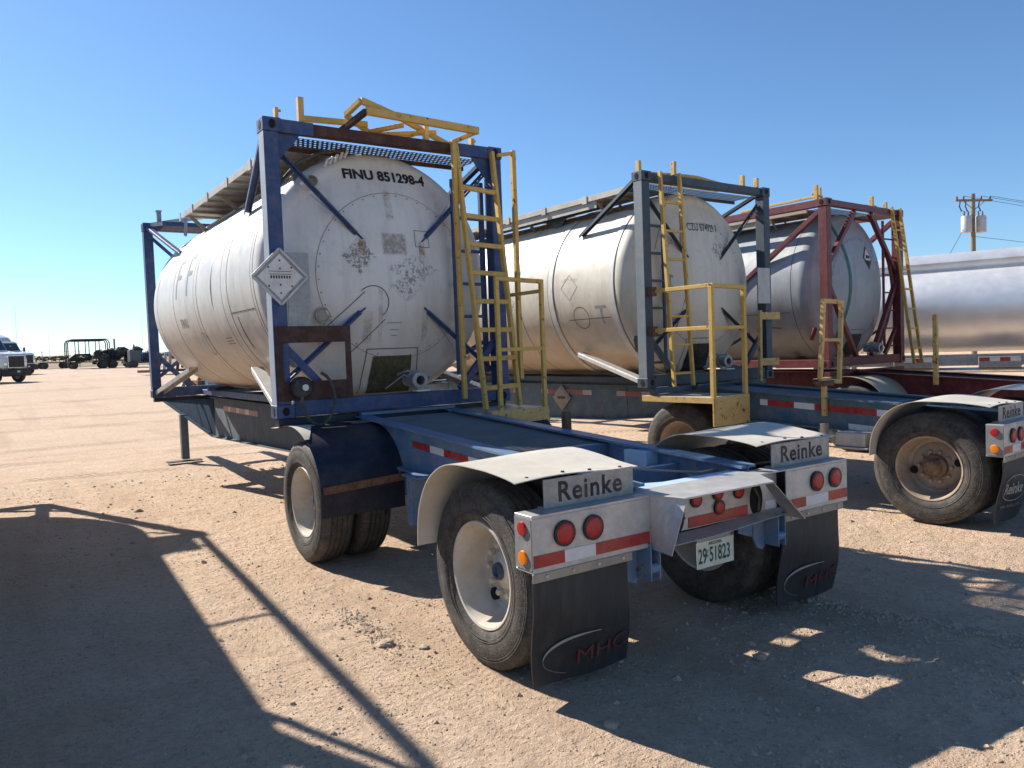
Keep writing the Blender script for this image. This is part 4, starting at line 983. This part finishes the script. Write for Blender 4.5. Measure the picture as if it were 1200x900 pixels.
T4 = copy_tree(T1); T4.location = (-4.77, .47, 0); T4.rotation_euler = (0, 0, -.05); T4['label'] = 'blue trailer left of the picture carrying the tank that shades the lower left ground'
C4 = copy_tree(C1); C4.location = (-4.77, .47, 1.211); C4.rotation_euler = (0, 0, -.05); C4['label'] = 'tank container outside the left edge that throws the big frame shadow on the dirt'

for x, nm in ((W-.05, 'top_side_rail'), (W-.62, 'walkway_rail')):
    mb = MB(); mb.bar((x, .18, H-.06), (x, L-.18, H-.06), .05 if nm[0] == 't' else .03, .08 if nm[0] == 't' else .03)
    build(nm, mb, 'blue', C4)
for y in (3.0, 5.4):
    mb = MB(); mb.bar((W-.62, y, H-.06), (W-.07, y, H-.06), .03, .03); build('cross_tie', mb, 'blue', C4)
for ch in list(C4.children):
    if ch.name.split('.')[0] in ('side_brace', 'saddle_strut', 'brace') and ch.type == 'MESH':
        cs = [v.co for v in ch.data.vertices]; my = sum(v.y for v in cs)/len(cs); mx = sum(v.x for v in cs)/len(cs)
        if my < 2 and mx > 1.2: bpy.data.objects.remove(ch)
mb = MB(); mb.prism([(W-.8, 5.2), (W-.1, 5.2), (W-.1, L-.2), (W-.9, L-.2)], 'z', H-.14, H-.12); build('corner_grating', mb, 'grate', C4)
# platforms with guard rails
p = platform(T1, 1.83, 2.50, -.57, .30, 1.165)
mb = MB(); b_ = .04
mb.bar((1.95, -.55, 1.166), (1.95, -.55, 2.40), b_); mb.bar((2.47, -.55, 1.166), (2.47, -.55, 2.38), b_)
mb.bar((1.93, -.55, 2.41), (2.49, -.55, 2.39), b_); mb.bar((1.97, -.55, 1.74), (2.45, -.55, 1.74), .035); mb.bar((2.48, -.53, 2.30), (2.48, .02, 2.30), .035); mb.bar((2.48, -.53, 1.74), (2.48, .02, 1.74), .03)
build('guard_rail', mb, 'yellow', T1, bevel=.004)
p = platform(T2, -.10, .57, -.90, .15, 1.12)
mb = MB()
mb.bar((-.07, -.87, 1.122), (-.07, -.87, 2.36), .05); mb.bar((.54, -.87, 1.122), (.54, -.87, 2.34), .05)
mb.bar((-.07, -.87, 2.37), (.56, -.87, 2.36), .05); mb.bar((-.07, -.86, 2.37), (-.05, -.02, 2.37), .045); mb.bar((-.05, -.87, 1.90), (.52, -.87, 1.90), .04); mb.bar((-.07, -.86, 1.90), (-.05, -.02, 1.90), .045)
build('guard_rail', mb, 'yellow', T2, bevel=.004)
for z in (2.37, 1.90): mb = MB(); mb.box(-.11, -.02, -.06, .02, z-.06, z+.05); build('rail_clamp', mb, 'rust', T2, bevel=.004)
# swing gate stub posts on the rails
mb = MB(); mb.box(1.775, 1.835, -1.76, -1.70, .98, 1.22); mb.box(1.83, 1.87, -1.78, -1.72, .98, 1.03); build('gate_stub', mb, 'rust', T1, bevel=.004)
mb = MB(); mb.box(.735, .785, -1.75, -1.70, .88, 1.21); build('gate_stub', mb, 'yellow_r', T2, bevel=.004)
mb = MB()
gx0, gx1, gy = .68, 1.09, -1.725
mb.bar((gx0, gy, 1.29), (gx0+.10, gy, 2.145), .045); mb.bar((gx1, gy, 1.25), (gx1+.08, gy, 2.145), .045); mb.bar((gx0+.08, gy, 2.145), (gx1+.10, gy, 2.135), .05); mb.bar((gx0, gy, 1.28), (gx1+.02, gy, 1.24), .05); mb.bar((gx0+.04, gy, 1.72), (gx1+.02, gy, 1.71), .035)
build('swing_gate', mb, 'yellow_r', T2, bevel=.004)
mb = MB(); mb.box(.67, .90, -1.77, -1.67, 1.21, 1.27); mb.box(.55, .67, -1.74, -1.71, 1.245, 1.265); build('gate_hinge', mb, 'rust', T2, bevel=.004)
mb = MB(); mb.box(.62, .68, -1.26, -1.20, 1.0, 2.02); build('rail_post', mb, 'yellow_r', T3, bevel=.004)
mb = MB(); mb.box(.50, .78, -2.30, -1.98, .60, .74); mb.box(.48, .80, -2.34, -1.96, .575, .595); build('valve_box', mb, 'galv', T2, bevel=.006)
mb = MB(); mb.box(.52, .60, -1.86, -1.80, .62, .82); build('valve_bracket', mb, 'tanwood', T2, bevel=.004)
# placards on the flank of the middle trailer
mb = MB(); cy, cz, s = 2.52, .98, .20
mb.prism([(cy-s, cz), (cy, cz-s), (cy+s, cz), (cy, cz+s)], 'x', .765, .778); ph = build('placard_holder', mb, 'galvd', T2, bevel=.002)
mb = MB(); s = .16; mb.prism([(cy-s, cz), (cy, cz-s), (cy+s, cz), (cy, cz+s)], 'x', .760, .7645); build('placard', mb, 'rustwhite' if 'rustwhite' in M else 'tanwood', ph)
mb = MB()
for k in range(7): mb.box(.757, .7595, cy-.09+k*.026, cy-.075+k*.026, cz-.02, cz+.02)
build('placard_marks', mb, 'stencil', ph)
# rusty pipes and a blue pump at the front end of the nearest trailer
mb = MB()
for k in range(5): mb.tube([(.5+.2*k, 6.5+.1*k, 1.2), (.7+.25*k, 6.9, 1.5+.05*k), (.9+.1*k, 7.4, 1.3+.08*k)], .03, 8)
mb.box(.8, 1.2, 6.6, 7.0, 1.2, 1.42); build('front_pipework', mb, 'rust', T1, smooth=True)
mb = MB(); mb.tube([(.9, 6.45, 1.32), (1.4, 6.45, 1.32)], .13, 18); mb.lathe([(0, .16), (.03, .16), (.03, 0)], 18, 'x', (.9, 6.45, 1.32)); build('front_pump', mb, 'bluemach', T1, smooth=True)
mb = MB()
for k in range(4): mb.bar((.55+.28*k, 7.0, 1.18), (.85+.28*k, 7.3, 1.62), .03)
build('front_guard', mb, 'galv', T1)

# ------------------------------------------------------------ polished tanker trailer
TK = empty('tanker_trailer', (14.5, 1.8, 0), math.radians(19.9), label='polished aluminium tanker trailer parked beyond the maroon container', cat='tanker trailer')
r = .87; zc = 2.22
mb = MB(); n_ = 80
prof = [(-7.5, 0), (-7.42, .4), (-7.3, .68), (-7.1, r)]+[(-7.1+k*1.06, r) for k in range(1, 10)]+[(2.6, r), (3.1, r*.93), (3.4, r*.7), (3.5, 0)]
prof = [(a, b) for a, b in prof]
mb.lathe(prof, n_, 'y', (0, 0, zc)); tb = build('tank_barrel', mb, 'alu', TK, smooth=True)
mb = MB(); mb.sheet(lambda u, v: (-.30-.12*(math.sin(v*PI)), -7.0+10*u, zc+r-.10+.36*v), 10, 4, .01); mb.sheet(lambda u, v: (.30+.12*(math.sin(v*PI)), -7.0+10*u, zc+r-.10+.36*v), 10, 4, .01)
mb.box(-.3, .3, -7, 3, zc+r+.225, zc+r+.24)
build('top_fairing', mb, 'alu', TK, smooth=True)
for x in (-.55, .55):
    mb = MB(); mb.box(x-.05, x+.05, -7.3, 3.2, 1.08, 1.28); build('subframe_rail', mb, 'galv', TK, bevel=.004)
for y in (-5.8, -4.3, 1.2):
    mb = MB(); mb.box(-.7, .7, y-.05, y+.05, 1.282, 1.52); build('tank_saddle', mb, 'galvd', TK)
for y in (-2.3, -.9, .6, 2.2):
    mb = MB(); mb.box(-.9, -.60, y-.6, y+.1, 1.05, 1.26) ; build('side_locker', mb, 'galvd', TK, bevel=.01)
    for k, m in enumerate(('white_tape', 'red_tape', 'white_tape', 'red_tape')):
        mb = MB(); mb.box(-.9075, -.9035, y-.6+.17*k, y-.43+.17*k, 1.17, 1.24); build('reflective_tape', mb, m, TK)
mb = MB()
for k in range(5): mb.tube([(-.7, -2.4-.35*k, .95), (-.75, -2.2-.35*k, 1.25), (-.6, -2.0-.35*k, 1.42)], .035, 8)
mb.tube([(-.78, -3.9, 1.0), (-.78, 2.4, 1.0)], .05, 8); build('product_pipes', mb, 'chrome', TK, smooth=True)
mb = MB(); mb.lathe([(0, .12), (.25, .34), (.45, .40), (.46, 0)], 24, 'z', (-.62, -2.9, 1.02)); build('discharge_hopper', mb, 'polegrey', TK, smooth=True)
for y in (-3.9, -5.2):
    mb = MB(); mb.sheet(lambda u, v: (-1.15+.62*v, y+.60*math.cos(.15+u*2.85), .52+.62*math.sin(.15+u*2.85)), 24, 2, .006); build('fender', mb, 'chrome', TK, smooth=True)
    for x in (-1.0, -.66, .66, 1.0): inst(WH1 if abs(x) > .9 else WHI, 'wheel', TK, (x, y, .507), 0 if x < 0 else PI)
    mb = MB(); mb.tube([(-.9, y, .507), (.9, y, .507)], .07, 12); build('axle', mb, 'black', TK)
mb = MB(); mb.box(-.5, -.4, 1.7, 1.8, .03, 1.1); mb.box(.4, .5, 1.7, 1.8, .03, 1.1); build('landing_leg', mb, 'galvd', TK)

# ------------------------------------------------------------ utility pole
px, py = 48.4, 17.0; pz = gz(px, py)
U = empty('utility_pole', (px, py, pz), math.radians(-25), label='wooden utility pole with two grey transformers beyond the silver tanker', cat='utility pole')
mb = MB(); mb.tube([(0, 0, -.3), (0, 0, 5), (.02, 0, 10.1)], [.17, .15, .12], 14); build('pole', mb, 'wood', U, smooth=True)
mb = MB(); mb.box(-1.25, 1.25, -.16, -.05, 9.62, 9.75); mb.bar((-.7, -.1, 9.62), (0, -.12, 9.1), .04); mb.bar((.7, -.1, 9.62), (0, -.12, 9.1), .04); build('crossarm', mb, 'wood', U, bevel=.01)
for x in (-1.15, -.7, .5, 1.1):
    mb = MB(); mb.lathe([(0, .03), (.04, .06), (.09, .04), (.13, .06), (.18, .03), (.2, 0)], 10, 'z', (x, -.1, 9.75)); build('insulator', mb, 'rust', U, smooth=True)
for x in (-.48, .50):
    mb = MB(); mb.lathe([(0, 0), (0, .26), (.02, .30), (.95, .30), (1.0, .27), (1.04, 0)], 24, 'z', (x, -.05, 7.75)); t_ = build('transformer', mb, 'polegrey', U, smooth=True)
    mb = MB()
    for dx in (-.15, .12): mb.lathe([(0, .035), (.1, .055), (.16, .03), (.25, .04), (.28, 0)], 8, 'z', (x+dx, -.05, 8.78))
    build('bushing', mb, 'rust', t_, smooth=True)
mb = MB()
for x in (-.95, -.55, .35): mb.tube([(x, -.12, 9.62), (x-.12, -.2, 9.3), (x-.02, -.25, 9.0)], .035, 6); mb.tube([(x, -.2, 9.1), (x*.7, -.15, 8.95), (x*.5, -.08, 9.0)], .012, 5)
build('fuse_cutout', mb, 'black', U, smooth=True)
def wire(a, b, sag, name='wire'):
    a = Vector(a); b = Vector(b); mb = MB(); mb.tube([a+(b-a)*t-Vector((0, 0, sag*4*t*(1-t))) for t in [k/16 for k in range(17)]], .014, 5); return build(name, mb, 'black', U, smooth=True)
wire((1.1, -.1, 9.95), (75, 18, 10.0), 1.4); wire((.5, -.1, 9.95), (75, 18.6, 9.9), 1.4); wire((0, -.14, 7.5), (75, 18.3, 7.6), 1.2); wire((-.7, -.1, 9.95), (75, 19.3, 9.8), 1.4)
wire((0, 0, 9.0), (-6.5, -1, 0), .05, 'guy_wire')

# ------------------------------------------------------------ background on the left
def beyond(deg, rng): x = -2.1+rng*math.sin(math.radians(deg)); y = -6.7+rng*math.cos(math.radians(deg)); return x, y, gz(x, y)
def truck(loc, rz, label, body):
    T = empty('semi_truck', loc, rz, label=label, cat='truck', group='semi trucks parked at the left edge')
    # front faces -y locally
    mb = MB(); mb.prism([(-1.5, .95), (-1.55, 1.6), (-1.42, 1.98), (-.2, 2.22), (.1, 2.25), (.1, .95)], 'x', -1.08, 1.08); build('hood', mb, body, T, smooth=False, bevel=.10)
    mb = MB(); mb.prism([(.12, .9), (.12, 2.24), (.62, 3.05), (.85, 3.2), (2.1, 3.3), (2.2, .9)], 'x', -1.12, 1.12); build('cab', mb, body, T, bevel=.07)
    mb = MB(); mb.prism([(1.0, 3.22), (1.4, 3.6), (2.2, 3.9), (2.2, 3.22)], 'x', -1.0, 1.0); build('roof_fairing', mb, body, T, bevel=.08)
    mb = MB(); mb.sheet(lambda u, v: (-.98+1.96*u, .13+.44*v, 2.32+.70*v), 4, 2, .02); build('windscreen', mb, 'glass', T)
    for sx in (-1, 1):
        mb = MB(); mb.prism([(.6, 2.2), (.72, 2.95), (1.4, 3.0), (1.4, 2.2)], 'x', *sorted((sx*1.122, sx*1.13))); build('side_window', mb, 'glass', T)
        mb = MB(); mb.box(*sorted((sx*1.35, sx*1.5)), .05, .22, 1.9, 2.6); mb.bar((sx*1.12, .3, 2.3), (sx*1.38, .15, 2.3), .04); build('mirror', mb, 'black', T, bevel=.02)
        mb = MB(); mb.box(*sorted((sx*.72, sx*.97)), -1.565, -1.5, 1.15, 1.42); build('headlight', mb, 'chrome', T, bevel=.03)
        mb = MB(); mb.tube([(sx*1.02, 2.35, .9), (sx*1.02, 2.35, 3.6)], .08, 10); build('exhaust_stack', mb, 'chrome', T, smooth=True)
        inst(WH1, 'wheel', T, (sx*1.0, -.75, .507), 0 if sx < 0 else PI)
        for y in (3.6, 4.9): inst(WH1, 'wheel', T, (sx*1.0, y, .507), 0 if sx < 0 else PI)
    mb = MB(); mb.box(-.72, .72, -1.62, -1.555, 1.0, 1.90)
    gr = build('grille', mb, 'chrome', T, bevel=.02)
    mb = MB()
    for k in range(3): mb.box(-.66+k*.45, -.24+k*.45, -1.635, -1.622, 1.05, 1.84)
    build('grille_mesh', mb, 'black', gr)
    mb = MB(); mb.box(-1.15, 1.15, -1.75, -1.45, .42, .92); bp_ = build('bumper', mb, 'black', T, bevel=.06)
    mb = MB(); mb.box(-.12, .12, -1.76, -1.752, .68, .82); build('license_plate', mb, 'white', bp_)
    mb = MB(); mb.box(-.45, .45, .5, 6.0, .75, 1.0); build('chassis', mb, 'black', T)
    for sx in (-1, 1): mb = MB(); mb.box(*sorted((sx*1.125, sx*1.16)), -1.44, 2.1, .5, .98); build('side_skirt', mb, 'black', T, bevel=.01)
    return T
x, y, z = beyond(.9, 66); truck((x, y, z), math.radians(44), 'white semi truck with a dark bumper at the left edge, nearer of the two', 'truckwhite')
x, y, z = beyond(1.75, 88); truck((x, y, z), math.radians(42), 'white semi truck mostly hidden behind the nearer truck', 'truckwhite')

def flat_trailer(loc, rz, ln, label, name='flatbed_trailer'):
    T = empty(name, loc, rz, label=label, cat='trailer')
    mb = MB(); mb.box(-ln/2, ln/2, -1.1, 1.1, .72, .82); mb.bar((ln/2, 0, .7), (ln/2+1.2, 0, .55), .12); build('deck', mb, 'black', T)
    for y in (-1.1, 1.1):
        mb = MB(); mb.box(-ln/2, ln/2, y-.03, y+.03, 1.1, 1.2)
        for k in range(5): mb.box(-ln/2+k*ln/4-.03, -ln/2+k*ln/4+.03, y-.03, y+.03, .82, 1.1)
        build('side_rail', mb, 'black', T)
    for x in (-ln/2+.5, ln/2-.6):
        for y in (-1, 1):
            mb = MB(); mb.lathe([(-.11, 0), (-.11, .3), (-.08, .4), (.08, .4), (.11, .3), (.11, 0)], 20, 'y', (x, y, .4)); build('wheel', mb, 'rubber', T, smooth=True)
    return T
x, y, z = beyond(3.9, 112); flat_trailer((x, y, z), math.radians(8), 3.4, 'low dark flatbed trailer with side rails beside the white trucks')
x, y, z = beyond(5.8, 106)
FR = flat_trailer((x, y, z), math.radians(4), 4.2, 'dark trailer carrying a tall arched hoop frame in the far yard', 'hoop_frame_trailer')
for y_ in (-1.1, 0, 1.1):
    mb = MB(); mb.tube([(-2.2, y_, .8), (-2.2, y_, 2.95), (-2.05, y_, 3.3), (-1.8, y_, 3.42), (1.8, y_, 3.42), (2.05, y_, 3.3), (2.2, y_, 2.95), (2.2, y_, .8)], .06, 8); build('hoop', mb, 'black', FR, smooth=True)
for x_ in (-1.1, 0, 1.1):
    mb = MB(); mb.tube([(x_, -1.1, .8), (x_, -1.1, 3.4), (x_, 1.1, 3.4), (x_, 1.1, .8)], .05, 8); build('cross_hoop', mb, 'black', FR)
mb = MB(); mb.box(-1.8, 1.6, -.9, .9, 3.2, 3.36); build('roof_panel', mb, 'black', FR)
mb = MB(); mb.box(-1.9, .3, -.6, .6, .9, 1.3); mb.prism([(-2.2, 1.1), (-1.4, 1.75), (.2, 1.75), (.4, 1.3), (.2, 1.0), (-.1, 1.55), (-1.3, 1.5), (-2, 1.0)], 'y', -.5, .5); build('tool_body', mb, 'black', FR)
def lump(name, cat, label, loc, rz, seed, ln, mats):
    T = empty(name, loc, rz, label=label, cat=cat); rnd = random.Random(seed)
    mb = MB(); mb.box(-ln/2, ln/2, -1, 1, .8, .95); build('deck', mb, 'black', T)
    for x in (-ln/2+.8, -ln/2+1.8, ln/2-1.4):
        for y in (-1, 1):
            mb = MB(); mb.lathe([(-.12, 0), (-.12, .3), (-.09, .44), (.09, .44), (.12, .3), (.12, 0)], 20, 'y', (x, y, .44)); build('wheel', mb, 'rubber', T, smooth=True)
    for k in range(11):
        cx = -ln/2+.4+(ln-.8)*k/10; c = Vector((cx, rnd.uniform(-.5, .3), rnd.uniform(1.2, 1.9))); r = rnd.uniform(.42, .68)
        mb = MB(); bmesh.ops.create_icosphere(mb.b, subdivisions=3, radius=r)
        for v in mb.b.verts:
            v.co = v.co*(1+.5*noise.noise(v.co*3+c*5)+.25*noise.noise(v.co*8+c*3)); v.co += c; v.co.z = max(v.co.z, .96)
        build('equipment_bundle', mb, mats[k % len(mats)], T)
        mb = MB(); mb.tube([(cx-.4, -1.0, .96), (cx-.3, -.98, 1.9+rnd.random()*.3), (cx+.3, -.9, 1.9+rnd.random()*.4)], .05, 6); build('frame_tube', mb, 'black', T)
    return T
x, y, z = beyond(7.55, 104); lump('loaded_trailer', 'trailer', 'trailer heaped with dark bundled equipment beside the arched hoop frame', (x, y, z), .05, 3, 5.0, ['black', 'hose', 'black', 'navy'])
x, y, z = beyond(8.95, 100)
PU = empty('pump_unit', (x, y, z), .1, label='blue grey pumping unit with pipes at the far yard edge', cat='pump')
mb = MB(); mb.box(-1.9, 1.9, -.8, .8, .5, .7); build('skid', mb, 'black', PU)
mb = MB(); mb.box(-1.4, -.2, -.6, .6, .71, 2.0); mb.tube([(-.8, 0, 2.0), (-.8, 0, 2.7)], .08, 8); build('engine_housing', mb, 'slate', PU, bevel=.05)
mb = MB(); mb.tube([(-.1, 0, 1.2), (.9, 0, 1.2)], .5, 18); build('pump_body', mb, 'bluemach', PU, smooth=True)
mb = MB()
for k in range(5): mb.tube([(.2*k, -.6, .7), (.2*k+.1, -.6, 1.7+.1*k), (1.0+.2*k, -.5, 1.5)], .07, 8)
build('pipework', mb, 'black', PU, smooth=True)
for x_ in (-1.5, -1.0, .9, 1.5):
    mb = MB(); mb.lathe([(-.1, 0), (-.1, .3), (-.07, .38), (.07, .38), (.1, .3), (.1, 0)], 16, 'y', (x_, -.8, .38)); build('wheel', mb, 'rubber', PU, smooth=True)
x, y, z = beyond(11.2, 70)
PS = empty('pipe_skid', (x, y, z), .3, label='rusty pipe skid seen through the front of the nearest tank frame', cat='pipe skid')
mb = MB(); mb.box(-3, 3, -1, 1, .2, .4); build('skid_frame', mb, 'rust', PS)
for k in range(5):
    mb = MB(); mb.tube([(-2.8+1.1*k, -.8, .4), (-2.5+1.1*k, -.6, 1.5+.2*(k % 2)), (-1.8+1.1*k, 0, 1.8), (-1.6+1.1*k, .6, .5)], .12, 10); build('pipe', mb, ['rust', 'galv', 'maroon', 'polegrey', 'rust'][k], PS, smooth=True)

# fence along the far edge of the yard
F = empty('wire_fence', (-8, 110, gz(0, 110)), 0, label='thin wire fence on steel posts along the far yard edge', cat='fence')
for k in range(13):
    mb = MB(); xx = k*4.2; mb.tube([(xx, 0, -.2), (xx, 0, 2.2 if k % 5 else 3.6)], .05 if k % 5 else .11, 6); build('post', mb, 'polegrey' if k % 5 else 'wood', F, smooth=True)
mb = MB()
for z_ in (.6, 1.1, 1.6, 2.1): mb.tube([(0, 0, z_), (50.4, 0, z_)], .018, 4)
build('wires', mb, 'polegrey', F)
for i, (deg, rng, h, lab) in enumerate(((2.0, 300, 18, 'thin pale mast rising above the hoods of the white trucks'), (3.7, 340, 10, 'short thin mast beyond the low flatbed trailer'), (9.05, 280, 13, 'thin pale mast behind the pumping unit beside the blue frame post'))):
    x, y, z = beyond(deg, rng); T = empty('mast', (x, y, z), 0, label=lab, cat='mast', group='thin masts on the horizon')
    mb = MB(); mb.tube([(0, 0, -.5), (0, 0, h)], [.07, .04], 6); build('mast_tube', mb, 'polegrey', T, smooth=True)
# far brush line
mb = MB(); rnd = random.Random(4)
for k in range(1400):
    x = rnd.uniform(-60, 260); y = rnd.uniform(125, 620); z = gz(x, y); s = rnd.uniform(.3, .9)*(.6+y/500)
    for q in range(3):
        a = rnd.random()*PI; dx, dy = math.cos(a)*s, math.sin(a)*s
        mb.faces([(x-dx, y-dy, z-.05), (x+dx, y+dy, z-.05), (x+dx*.6, y+dy*.6, z+s*rnd.uniform(.5, .9)), (x-dx*.5, y-dy*.5, z+s*rnd.uniform(.6, 1))], [(0, 1, 2, 3)])
tag(build('brush', mb, 'sage'), kind='stuff', label='low dry scrub across the flat land beyond the yard', cat='scrub')

# the prototypes were only sources for copies
for p_ in (WH1, WH2, WHI):
    for ch in list(p_.children): bpy.data.objects.remove(ch)
    bpy.data.objects.remove(p_)
S.cycles.max_bounces = 8
